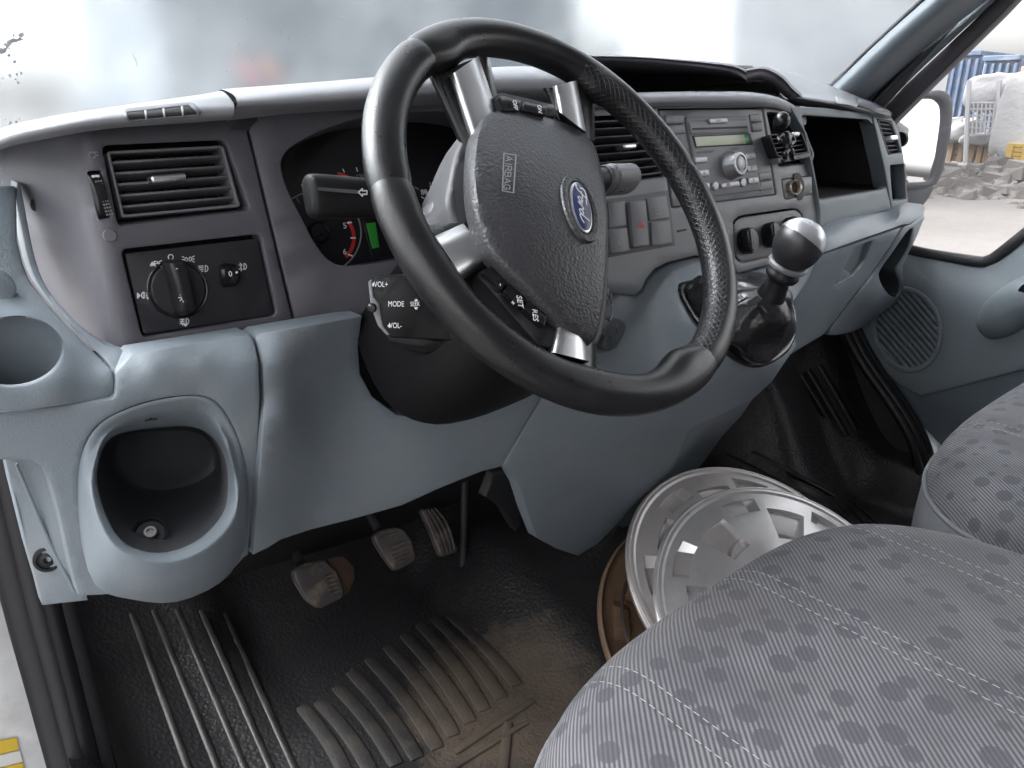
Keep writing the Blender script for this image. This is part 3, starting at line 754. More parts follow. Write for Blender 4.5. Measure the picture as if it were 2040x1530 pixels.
bowlD = TPS([(298, 1130, .584), (400, 1108, .590), (296, 1182, .607), (400, 1160, .613), (350, 1150, .592)])
skin('bin_front_rib', rp([(299, 1140), (311, 1140), (307, 1180), (295, 1182)], 3), lambda x, y: bowlD(x, y, .001), BLUE, dash, thick=.008, bev=.002, bpx=2.5)
skin('bin_front_rib', rp([(398, 1122), (410, 1114), (406, 1146), (382, 1164), (306, 1184), (306, 1176), (376, 1154), (392, 1140)], 3), lambda x, y: bowlD(x, y, .001), BLUE, dash, thick=.008, bev=.002, bpx=2)

# --- knee panel under the steering column
KH = spline([(722, 616), (714, 690), (718, 745), (742, 790), (790, 826), (850, 834), (930, 814), (1000, 775), (1040, 700), (1040, 610)], 4, True)
kneeD = TPS([(505, 668, .662), (520, 720, .646), (524, 800, .650), (500, 1100, .668), (560, 665, .650), (640, 655, .655), (700, 645, .665), (565, 720, .642), (562, 820, .644), (560, 960, .656), (556, 1080, .672), (600, 760, .667), (620, 850, .678), (640, 950, .684), (700, 720, .690), (760, 850, .695), (850, 900, .690), (900, 980, .695), (1000, 925, .690), (1075, 800, .640), (1040, 860, .660), (1000, 700, .65), (1180, 640, .628), (1150, 720, .628), (700, 1030, .70), (620, 1050, .695)])
skin('knee_panel', [(508, 672), (520, 664), (600, 650), (722, 629), (714, 690), (718, 745), (742, 790), (790, 826), (850, 834), (930, 814), (1000, 775), (1040, 700), (1050, 620), (1120, 590), (1190, 568), (1195, 640), (1150, 700), (1078, 792), (1040, 856), (1000, 930), (960, 940), (880, 972), (800, 1008), (700, 1036), (620, 1056), (560, 1076), (535, 1092), (505, 1106), (512, 1000), (520, 900), (527, 800), (524, 730)], kneeD, BLUE, dash, step=20, thick=.03, bev=.002, bpx=2.6)
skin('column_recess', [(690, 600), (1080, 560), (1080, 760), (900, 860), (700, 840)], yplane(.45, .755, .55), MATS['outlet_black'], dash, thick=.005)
# --- upper shelf behind the knee and the under-dash shadow box
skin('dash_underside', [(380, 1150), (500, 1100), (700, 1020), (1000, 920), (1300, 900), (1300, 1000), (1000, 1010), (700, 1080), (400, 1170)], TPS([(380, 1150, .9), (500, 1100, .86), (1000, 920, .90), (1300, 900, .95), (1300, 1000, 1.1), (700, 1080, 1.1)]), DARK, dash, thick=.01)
rbox('dash_light_block', (.87, 1.12, .60), ((1, 0, 0), (0, 1, 0), (0, 0, 1)), (1.56, .34, .28), DARK, dash, bevel=.02)  # dark box added inside the dash to block light leaks
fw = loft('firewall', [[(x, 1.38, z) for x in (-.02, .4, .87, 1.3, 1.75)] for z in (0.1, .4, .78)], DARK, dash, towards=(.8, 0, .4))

# --- centre fascia
RAD_H = rp([(1311, 217), (1520, 214), (1547, 388), (1338, 414)], 4)
CV_H = rp([(1135, 234), (1288, 228), (1330, 352), (1185, 368)], 10)
RV_H = rp([(1528, 223), (1589, 228), (1606, 272), (1620, 308), (1614, 326), (1551, 331)], 6)
SOK_H = rp([(1557, 357), (1618, 351), (1619, 386), (1564, 398)], 5)
HT_H = rp([(1461, 440), (1474, 430), (1586, 414), (1599, 426), (1607, 494), (1540, 511), (1476, 525), (1465, 514)], 9)
fasD = TPS([(1311, 217, PC(1311, 217).y), (1520, 214, PC(1520, 214).y), (1547, 388, PC(1547, 388).y), (1338, 414, PC(1338, 414).y), (1150, 220, PC(1150, 220).y), (1215, 580, PC(1215, 580).y), (1560, 240, PC(1560, 240).y+.004), (1590, 380, PC(1590, 380).y+.003), (1540, 511, PC(1540, 511).y), (1610, 280, PC(1610, 280).y+.022), (1632, 400, PC(1632, 400).y+.018), (1634, 470, PC(1634, 470).y+.016)])
skin('center_fascia', [(1120, 212), (1300, 205), (1420, 203), (1525, 206), (1562, 216), (1585, 232), (1603, 262), (1615, 305), (1626, 370), (1632, 430), (1634, 476), (1600, 505), (1545, 524), (1470, 545), (1440, 515), (1388, 509), (1330, 523), (1305, 536), (1288, 556), (1278, 578), (1266, 588), (1210, 582), (1130, 560), (1120, 400)], fasD, FASC, dash, holes=[CV_H, RAD_H, RV_H, SOK_H, HT_H], step=22, thick=.03, hthick=.02, bev=.0018, bpx=2.5)
skin('fascia_back', [(1130, 215), (1560, 215), (1615, 300), (1630, 470), (1480, 540), (1180, 560)], PC.off(-.045), DARK, dash, thick=.004)
loft('fascia_top', [
    [at(1100, 216, .655), at(1200, 216, .655), at(1310, 212, .655), at(1420, 211, .655), at(1525, 212, .655), at(1575, 225, .665), at(1600, 250, .675)],
    [at(1100, 206, .650), at(1200, 206, .650), at(1310, 201, .650), at(1420, 199, .650), at(1525, 201, .651), at(1580, 217, .665), at(1606, 246, .68)],
    [at(1100, 192, .66), at(1200, 192, .66), at(1310, 187, .66), at(1420, 186, .66), at(1515, 188, .662), at(1570, 203, .675), at(1606, 232, .70)],
    [at(1100, 184, .70), at(1200, 187, .70), at(1310, 183, .70), at(1420, 182, .70), at(1500, 184, .70), at(1555, 196, .715), at(1600, 220, .74)],
    [at(1100, 184, .90), at(1200, 187, .90), at(1310, 183, .90), at(1420, 182, .90), at(1500, 184, .90), at(1545, 190, .90), at(1590, 205, .90)]], PAD, dash, su=4, sv=4)
vent('air_vent', [(1140, 242), (1284, 236), (1325, 345), (1190, 360)], PC.off(-.003), 6, dash, tab=((1239, 293), (1264, 291), .006), vanes=8, bez=4)
rv = vent('air_vent', [(1532, 268), (1598, 262), (1614, 304), (1549, 314)], PC.off(.016), 4, dash, vanes=4, bez=3, mslat=BLKM)
rbox('vent_tab', PC(1583, 268, .018), ((1, 0, 0), PC.n, (0, 0, 1)), (.018, .008, .006), SATIN, rv, bevel=.002)
skin('vent_lip', [(1549, 314), (1616, 303), (1616, 312), (1551, 326)], PC.off(.014), CHAR, rv, thick=.03, bev=.001, bpx=1)
# 12-volt socket
sp = skin('socket_panel', rp([(1557, 357), (1618, 351), (1619, 386), (1564, 398)], 4), PC.off(-.006), FASC, dash, thick=.004, bpx=1)
lathe('socket_well', [(.0125, .0015), (.0125, .0025), (.002, .0027)], PC(1591, 370, -.006), PC.n, mat('socket_black', (.006, .006, .007), .6), sp, seg=28)
skin('socket_slot', ell(1589, 352, 8, 8, 16), PC.off(-.003), MATS['socket_black'], sp, thick=.002, bpx=.6, bev=.0002)
skin('socket_slot', ell(1594, 391, 7, 8, 16), PC.off(-.003), MATS['socket_black'], sp, thick=.002, bpx=.6, bev=.0002)
lathe('socket_ring', [(.0112, 0), (.0118, .006), (.0108, .0075), (.0092, .006), (.0088, -.004), (.0080, -.004)], PC(1580, 374, -.004), (PC.n+V((-.25, 0, 0))), GOLD, sp, seg=28, caps=False)
lathe('socket_core', [(.0085, .001), (.001, .0012)], PC(1580, 374, -.004), (PC.n+V((-.25, 0, 0))), RUST, sp, seg=24)
# heater controls
hp = skin('heater_panel', rp([(1463, 442), (1475, 433), (1585, 417), (1597, 428), (1604, 494), (1540, 508), (1478, 522), (1467, 512)], 8), PC.off(-.008), FASC, dash, thick=.004, bpx=1.5, bev=.0008)
PH = PC.off(-.008)
for kx, ky in ((1483, 481), (1530, 469), (1572, 457)):
    kb = lathe('heater_knob', [(.0185, 0), (.0185, .010), (.0165, .013), (.001, .0135)], PH(kx, ky), PH.n, BLK, hp, seg=34)
    a, b = PH(kx-1, ky-22, .014), PH(kx+4, ky+22, .014); d = (b-a).normalized(); s = PH.n.cross(d)
    rbox('knob_grip', (a+b)/2+PH.n*.003, (d, s, PH.n), ((b-a).length*1.02, .0105, .017), BLK, kb, bevel=.004, seg=3)
    lines('knob_scale', [arc(kx, ky, 25, 31, 190, 350, 12)], PH, .0004, INKD, hp)
    lines('symbol', [[(kx-24, ky-30), (kx-18, ky-34)], [(kx-22, ky-26), (kx-16, ky-29)]], PH, .0005, INKD, hp)
# switch bank left of the wheel rim
SWB = skin('switch_bank', rp([(1206, 398), (1250, 392), (1332, 379), (1346, 488), (1214, 512)], 3), PC.off(.0012), CHAR, dash, thick=.004, bpx=1, bev=.0006)
PS = PC.off(.0012)
for poly in ([(1212, 404), (1246, 399), (1249, 449), (1214, 455)], [(1214, 458), (1250, 453), (1256, 499), (1217, 506)], [(1289, 395), (1328, 388), (1335, 434), (1295, 440)], [(1297, 443), (1335, 438), (1340, 484), (1300, 490)]):
    key('blank_switch', poly, PS, .0022, FASC, SWB, r=2)
hz = key('hazard_switch', [(1254, 402), (1287, 398), (1294, 489), (1263, 493)], PS, .005, FASC, SWB, r=3)
lines('hazard_triangle', [[(1276, 440), (1284, 452), (1271, 454), (1276, 440)], [(1277, 444), (1280, 450), (1275, 451), (1277, 444)]], PS.off(.005), .0007, RED, hz)
lines('symbol', [[(1228, 486), (1238, 484)], [(1230, 480), (1236, 490)], [(1233, 478), (1233, 492)]], PS.off(.0024), .0004, INKD, SWB)
lines('symbol', [[(1306, 418), (1318, 416), (1316, 426), (1308, 427), (1306, 418)], [(1310, 424), (1310, 419)], [(1314, 424), (1314, 418)], [(1309, 402), (1311, 400)]], PS.off(.0024), .0004, INKD, SWB)
skin('card_slot', [(1349, 459), (1368, 455), (1369, 459), (1350, 463)], PC.off(.0012), MATS['socket_black'], dash, thick=.002, bpx=.5, bev=.0002)

# --- tray hood above the centre of the dashboard
loft('tray_hood', [
    [at(1080, 150, .80), at(1180, 143, .80), at(1300, 146, .80), at(1400, 150, .80), at(1460, 158, .80), at(1488, 164, .80)],
    [at(1080, 132, .715), at(1180, 126, .715), at(1300, 131, .715), at(1427, 142, .715), at(1470, 152, .715), at(1487, 162, .72)],
    [at(1080, 122, .70), at(1180, 116, .70), at(1300, 120, .70), at(1430, 132, .705), at(1470, 140, .71), at(1487, 150, .72)],
    [at(1080, 115, .72), at(1180, 110, .72), at(1300, 114, .72), at(1436, 126, .72), at(1472, 134, .725), at(1487, 142, .73)],
    [at(1080, 120, .95), at(1180, 115, .95), at(1300, 119, .95), at(1436, 128, .95), at(1472, 136, .95), at(1487, 142, .95)],
    [at(1080, 150, 1.12), at(1180, 148, 1.12), at(1300, 150, 1.12), at(1436, 156, 1.12), at(1472, 160, 1.12), at(1487, 165, 1.12)]], CHAR, dash, su=4, sv=4, sharp=30)
skin('tray_back', [(1080, 120), (1500, 130), (1600, 230), (1080, 230)], yplane(1, .96, .8), DARK, dash, thick=.004)
loft('tray_end', [
    [at(1488, 166, .78), at(1510, 160, .78), at(1540, 172, .78), at(1562, 192, .77), at(1580, 203, .765)],
    [at(1488, 161, .725), at(1512, 157, .725), at(1542, 170, .725), at(1562, 190, .72), at(1583, 200, .715)],
    [at(1486, 146, .72), at(1520, 143, .715), at(1556, 160, .71), at(1575, 180, .70), at(1591, 192, .70)],
    [at(1486, 138, .74), at(1524, 133, .735), at(1556, 149, .73), at(1578, 172, .72), at(1600, 190, .72)],
    [at(1486, 140, .95), at(1524, 135, .95), at(1556, 146, .95), at(1575, 160, .95), at(1610, 175, .95)]], CHAR, dash, su=4, sv=4)
# inner slope of the tray
loft('tray_floor', [[at(1360, 184, .74), at(1430, 183, .74), at(1500, 186, .74), at(1550, 195, .74)], [at(1400, 172, .86), at(1460, 166, .86), at(1520, 163, .86), at(1556, 180, .80)]], CHAR, dash)
# passenger top pad
loft('passenger_pad', [
    [at(1560, 205, .76), at(1600, 212, .75), at(1680, 226, .75), at(1750, 240, .75), at(1786, 246, .77)],
    [at(1572, 196, .715), at(1605, 202, .705), at(1685, 216, .705), at(1750, 230, .71), at(1776, 234, .73)],
    [at(1572, 190, .71), at(1605, 194, .70), at(1690, 208, .70), at(1748, 220, .705), at(1774, 225, .725)],
    [at(1560, 176, .74), at(1605, 186, .73), at(1690, 200, .73), at(1740, 212, .735), at(1770, 220, .75)],
    [at(1545, 150, .80), at(1605, 165, .80), at(1670, 178, .82), at(1710, 190, .84), at(1755, 210, .86)],
    [at(1520, 134, .95), at(1570, 140, .95), at(1640, 166, .96), at(1690, 180, .98), at(1740, 205, 1.0)],
    [at(1510, 150, 1.14), at(1570, 156, 1.14), at(1640, 180, 1.14), at(1690, 200, 1.14), at(1740, 225, 1.14)]], FASC, dash, su=4, sv=4)
PPAD = TPS([(1605, 194, .70), (1690, 208, .70), (1748, 220, .705), (1605, 186, .73), (1690, 200, .73), (1740, 212, .735), (1670, 178, .82), (1710, 190, .84), (1755, 210, .86), (1605, 165, .80), (1776, 225, .725)])
skin('pad_flap', rp([(1662, 181), (1690, 188), (1708, 208), (1708, 213), (1672, 206)], 3), lambda x, y: PPAD(x, y, .002), PAD, dash, thick=.004, bev=.001, bpx=1.2)
loft('pad_end', [[at(1706, 218, .745), at(1730, 226, .74), at(1755, 234, .73), at(1776, 240, .745)], [at(1708, 212, .70), at(1730, 219, .70), at(1752, 226, .70), at(1774, 232, .725)], [at(1710, 206, .705), at(1730, 210, .71), at(1754, 220, .72), at(1776, 230, .735)], [at(1704, 196, .76), at(1728, 200, .77), at(1752, 210, .78), at(1780, 224, .79)], [at(1700, 192, .84), at(1724, 196, .85), at(1750, 206, .87), at(1784, 222, .88)]], CHAR, dash, su=3, sv=3)

# --- passenger dash: the big open cubby, end vent and small cubby
CUB_H = rp([(1598, 229), (1730, 238), (1742, 252), (1767, 370), (1759, 378), (1634, 399)], 5)
pasD = TPS([(1600, 222, .668), (1735, 230, .722), (1775, 415, .690), (1635, 452, .630), (1620, 330, .648), (1755, 320, .706), (1690, 225, .700), (1700, 425, .655)])
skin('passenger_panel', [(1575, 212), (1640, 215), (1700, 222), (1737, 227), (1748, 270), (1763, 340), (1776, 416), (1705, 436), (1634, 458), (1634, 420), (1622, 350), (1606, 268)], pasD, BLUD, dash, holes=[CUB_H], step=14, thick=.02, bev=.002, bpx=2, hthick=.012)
loft('cubby_liner', [[pasD(x, y, -.006) for x, y in ((1597, 228), (1664, 233), (1731, 237), (1744, 252), (1756, 310), (1768, 371), (1759, 379), (1698, 389), (1633, 400), (1615, 310))],
    [pasD(x, y)+V((0, .06, 0)) for x, y in ((1597, 228), (1664, 233), (1731, 237), (1744, 252), (1756, 310), (1768, 371), (1759, 379), (1698, 389), (1633, 400), (1615, 310))],
    [pasD(x, y)+V((0, .18, .0)) for x, y in ((1600, 232), (1664, 236), (1728, 240), (1740, 254), (1752, 310), (1762, 368), (1754, 375), (1698, 384), (1638, 394), (1618, 310))]], mat('cubby_dark', (.014, .014, .016), .6), dash, closed_u=True, su=1, sv=2, cap=True)
EV_H = rp([(1747, 236), (1776, 241), (1786, 270), (1797, 305), (1770, 309)], 2.5)
EC_H = rp([(1773, 329), (1802, 326), (1806, 397), (1779, 402)], 3)
endD = TPS([(1740, 228, .722), (1776, 415, .690), (1785, 245, .735), (1808, 402, .705), (1770, 310, .704), (1799, 310, .722)])
skin('passenger_end_panel', [(1738, 227), (1770, 231), (1783, 243), (1793, 268), (1800, 310), (1806, 360), (1809, 402), (1800, 410), (1777, 416), (1764, 340), (1749, 270)], endD, BLUD, dash, holes=[EV_H, EC_H], step=12, thick=.03, hthick=.02, bev=.0015, bpx=1.5)
PE = Plane(endD(1770, 300), (endD(1795, 300)-endD(1760, 300)).cross(endD(1772, 250)-endD(1780, 350)))
skin('end_back', [(1738, 228), (1786, 236), (1812, 404), (1776, 416)], PE.off(-.03), MATS['cubby_dark'], dash, thick=.004)
vent('air_vent', [(1748, 237), (1776, 242), (1796, 305), (1771, 308)], PE.off(-.003), 7, dash, tab=((1772, 275), (1785, 274), .009), vanes=0, bez=1.2, depth=.02)
lathe('vent_wheel', [(.012, -.004), (.015, -.003), (.015, .003), (.012, .004)], at(1795, 278, .745), (1, -.2, 0), BLKM, dash, seg=24)

# --- ledge over the glove box and the glove box
ledD = TPS([(1635, 455, .630), (1776, 418, .688), (1812, 404, .70), (1840, 408, .70), (1640, 470, .592), (1790, 425, .640), (1846, 415, .675), (1643, 495, .582), (1800, 448, .628), (1835, 440, .655), (1720, 470, .606), (1710, 445, .617)])
skin('glovebox_ledge', [(1632, 455), (1705, 436), (1777, 416), (1808, 403), (1840, 407), (1846, 414), (1842, 430), (1812, 448), (1802, 448), (1722, 476), (1644, 504), (1640, 492), (1636, 474)], ledD, BLUE, dash, step=13, thick=.03, bev=.004, bpx=5)
gloD = TPS([(1640, 506, .586), (1800, 452, .632), (1582, 600, .598), (1568, 712, .655), (1650, 668, .690), (1713, 654, .72), (1690, 560, .640), (1752, 545, .662), (1620, 600, .620), (1810, 470, .640), (1850, 430, .665), (1795, 595, .690), (1745, 600, .672)])
HND = rp([(1738, 480), (1722, 520), (1700, 548), (1664, 568), (1682, 536), (1704, 494)], 4)
POK = spline([(1820, 458), (1812, 492), (1796, 520), (1786, 538), (1793, 560), (1794, 578), (1786, 592), (1771, 586), (1757, 566), (1752, 548), (1757, 534), (1780, 502), (1799, 474), (1812, 458)], 3, True)
skin('glovebox', [(1642, 506), (1722, 479), (1797, 453), (1780, 482), (1752, 524), (1720, 566), (1690, 604), (1664, 640), (1640, 668), (1600, 692), (1568, 712), (1550, 720), (1560, 660), (1582, 600), (1610, 560), (1630, 525)], gloD, BLUE, dash, holes=[HND], step=14, thick=.02, bev=.003, bpx=2.5, hthick=.02)
skin('handle_recess', [(1745, 470), (1726, 524), (1700, 560), (1655, 575), (1676, 530), (1700, 486)], lambda x, y: gloD(x, y, -.012-.00005*(570-y)), BLUD, dash, thick=.004)
skin('handle_lip', rp([(1697, 546), (1690, 556), (1664, 567), (1674, 548), (1682, 536)], 3), lambda x, y: gloD(x, y, -.003), BLUE, dash, thick=.01, bev=.002, bpx=2)
skin('passenger_end_trim', spline([(1803, 452), (1815, 448), (1843, 430), (1838, 446), (1824, 480), (1800, 530), (1801, 566), (1796, 592), (1784, 606), (1762, 622), (1716, 654), (1690, 664), (1652, 668), (1668, 640), (1694, 606), (1724, 568), (1756, 524), (1784, 482)], 2, True), gloD, BLUE, dash, holes=[POK], step=12, thick=.02, bev=.003, bpx=2.5, hthick=.004)
loft('pocket_liner', [[gloD(x, y, -.003) for x, y in POK[::3]], [gloD(x, y)+V((.005, .05, -.005)) for x, y in POK[::3]], [gloD(1786+(x-1786)*.8, 530+(y-530)*.85)+V((.01, .10, -.01)) for x, y in POK[::3]]], mat('pocket_dark', (.06, .068, .076), .55), dash, closed_u=True, su=2, sv=2, cap=True)

# --- centre console below the fascia
conD = TPS([(1215, 584, .634), (1270, 590, .628), (1300, 545, .632), (1390, 514, .622), (1470, 548, .612), (1550, 530, .600), (1638, 480, .595), (1270, 640, .610), (1350, 580, .590), (1350, 680, .560), (1420, 620, .540), (1520, 650, .500), (1450, 740, .505), (1560, 720, .495), (1590, 690, .52), (1582, 600, .57), (1500, 795, .535), (1390, 850, .585), (1300, 760, .575), (1180, 690, .615), (1080, 795, .640), (1180, 800, .605), (1000, 932, .690), (1100, 930, .665), (1060, 1060, .722), (1150, 1105, .742), (1250, 940, .650), (1240, 1010, .692), (1330, 940, .690), (1300, 870, .612), (1190, 1000, .688)])
BOOT_H = spline([(1352, 575), (1372, 560), (1440, 548), (1520, 545), (1575, 600), (1582, 660), (1560, 705), (1510, 730), (1470, 722), (1430, 690), (1380, 640)], 3, True)
con = skin('center_console', [(1212, 584), (1266, 592), (1282, 582), (1292, 560), (1308, 541), (1332, 527), (1388, 512), (1440, 520), (1468, 550), (1545, 530), (1600, 512), (1641, 478), (1638, 500), (1612, 556), (1582, 600), (1578, 640), (1588, 690), (1570, 715), (1540, 760), (1500, 797), (1440, 826), (1394, 846), (1374, 858), (1356, 900), (1338, 940), (1310, 972), (1262, 1008), (1230, 1046), (1190, 1086), (1152, 1108), (1110, 1094), (1070, 1072), (1050, 1020), (1034, 968), (1018, 940), (1002, 930), (1042, 858), (1080, 794), (1150, 704), (1195, 650)], conD, BLUE, dash, holes=[BOOT_H], step=20, thick=.02, bev=.0025, bpx=2.8, hthick=.02)
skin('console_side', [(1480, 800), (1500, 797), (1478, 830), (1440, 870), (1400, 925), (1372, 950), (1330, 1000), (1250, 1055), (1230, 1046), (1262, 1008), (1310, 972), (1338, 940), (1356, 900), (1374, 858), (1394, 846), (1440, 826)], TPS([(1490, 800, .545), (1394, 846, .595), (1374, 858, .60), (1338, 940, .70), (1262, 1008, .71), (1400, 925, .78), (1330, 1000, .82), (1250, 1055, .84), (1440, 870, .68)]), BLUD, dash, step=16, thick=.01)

# ------------------------------------------------------------------ the radio
radio = thing('car_radio', tuple(PC(1440, 400)), 'silver-grey car radio with green display and round volume knob', 'radio')
PR = PC.off(.001)
fp = skin('faceplate', rp([(1314, 219), (1518, 217), (1544, 387), (1341, 412)], 3), PR, mat('radio_grey', (.15, .152, .165), .42, bump=.15, bscale=900, var=.05), radio, thick=.02, bpx=1.5, bev=.001)
key('radio_body', [(1367, 233), (1492, 231), (1517, 378), (1396, 394)], PR, .003, MATS['radio_grey'], radio, r=3)
PR2 = PR.off(.003)
MR = MATS['radio_grey']
key('corner_button', [(1325, 229), (1363, 228), (1364, 245), (1328, 247)], PR, .0025, MR, radio, r=2)
key('corner_button', [(1330, 249), (1364, 246), (1367, 265), (1334, 268)], PR, .0025, MR, radio, r=2)
key('corner_button', [(1494, 228), (1514, 226), (1518, 242), (1496, 243)], PR, .0025, MR, radio, r=2)
key('corner_button', [(1497, 246), (1519, 244), (1521, 260), (1500, 262)], PR, .0025, MR, radio, r=2)
key('corner_button', [(1512, 344), (1536, 341), (1540, 357), (1514, 359)], PR, .0025, MR, radio, r=2)
key('corner_button', [(1515, 362), (1538, 359), (1541, 376), (1516, 380)], PR, .0025, MR, radio, r=2)
key('disc_bezel', [(1372, 241), (1490, 237), (1493, 264), (1377, 268)], PR2, .0015, MR, radio, r=2)
key('eject_button', [(1412, 236), (1449, 234), (1452, 244), (1415, 246)], PR2, .004, KEYS, radio, r=3)
lines('symbol', [[(1429, 242), (1433, 238), (1437, 241), (1429, 242)]], PR2.off(.0042), .0004, INKD, radio)
skin('disc_slot', rp([(1379, 255), (1489, 251), (1490, 255), (1380, 259)], 1), PR2.off(.0018), MATS['socket_black'], radio, thick=.002, bpx=.5, bev=.0002)
key('display_bezel', [(1380, 270), (1496, 265), (1502, 288), (1387, 294)], PR2, .0012, BLKM, radio, r=2)
skin('display', rp([(1384, 273), (1482, 268), (1487, 286), (1388, 292)], 1), PR2.off(.0016), LCD, radio, thick=.001, bpx=.5, bev=.0002)
skin('display_edge', [(1482, 268), (1489, 267), (1493, 285), (1487, 286)], PR2.off(.0016), GREEN, radio, thick=.001, bpx=.4, bev=.0002)
text('6000 CD', PR2, (1412, 302), (1432, 300), .0062, INKD, radio)
text('Ford', PR2, (1393, 303), (1410, 302), .0062, INKD, radio, shear=.3)
lines('logo_ring', [arc(1393, 303, 9, 4, 0, 360, 14)], PR2, .0003, INKD, radio)
text('RDS EON', PR2, (1464, 296), (1484, 294), .004, INKD, radio)
kn = lathe('volume_knob', [(.0195, 0), (.0195, .002), (.0180, .0045), (.0165, .015), (.0150, .0172), (.0118, .0176), (.0105, .0160), (.001, .0158)], PR2(1455, 330), PR2.n, mat('knob_silver', (.30, .30, .32), .33, metal=.6, var=.06), radio, seg=40)
lathe('knob_cap', [(.0100, .0155), (.0098, .0170), (.0085, .0178), (.001, .0182)], PR2(1455, 330), PR2.n, KEYS, kn, seg=34)
for poly in ([(1384, 313), (1409, 311), (1411, 323), (1386, 325)], [(1392, 339), (1413, 337), (1415, 350), (1394, 352)], [(1397, 365), (1414, 363), (1416, 376), (1400, 378)], [(1485, 306), (1505, 304), (1507, 316), (1487, 318)], [(1489, 330), (1508, 328), (1510, 340), (1491, 342)], [(1491, 354), (1511, 352), (1513, 364), (1493, 366)], [(1437, 365), (1473, 360), (1475, 370), (1439, 375)]):
    key('button', poly, PR2, .003, KEYS, radio, r=2)
for x, y in ((1427, 370), (1482, 363)):
    skin('round_button', ell(x, y, 6, 9, 18), PR2.off(.003), KEYS, radio, thick=.003, bpx=1.5, bev=.001)
for t, x, y in (('1', 1496, 311), ('2', 1498, 335), ('3', 1502, 359), ('4', 1404, 345), ('CD', 1452, 368)):
    text(t, PR2.off(.003), (x, y), (x+10, y-1), .005, INKD, radio)
lines('symbol', [[(1341, 234), (1349, 233), (1350, 239), (1342, 240), (1341, 234)]], PR.off(.0026), .0003, INKD, radio)
lines('symbol', [[(1345, 258), (1349, 257)], [(1352, 257), (1356, 256)]], PR.off(.0026), .0003, INKD, radio)
lines('symbol', [[(1523, 370), (1526, 366), (1530, 368)]], PR.off(.0026), .0003, INKD, radio)
for a, b in (((1334, 247), (1360, 246)), ((1497, 244), (1517, 242)), ((1515, 361), (1537, 358))):
    lines('button_gap', [[a, b]], PR.off(.003), .0008, MATS['socket_black'], radio)

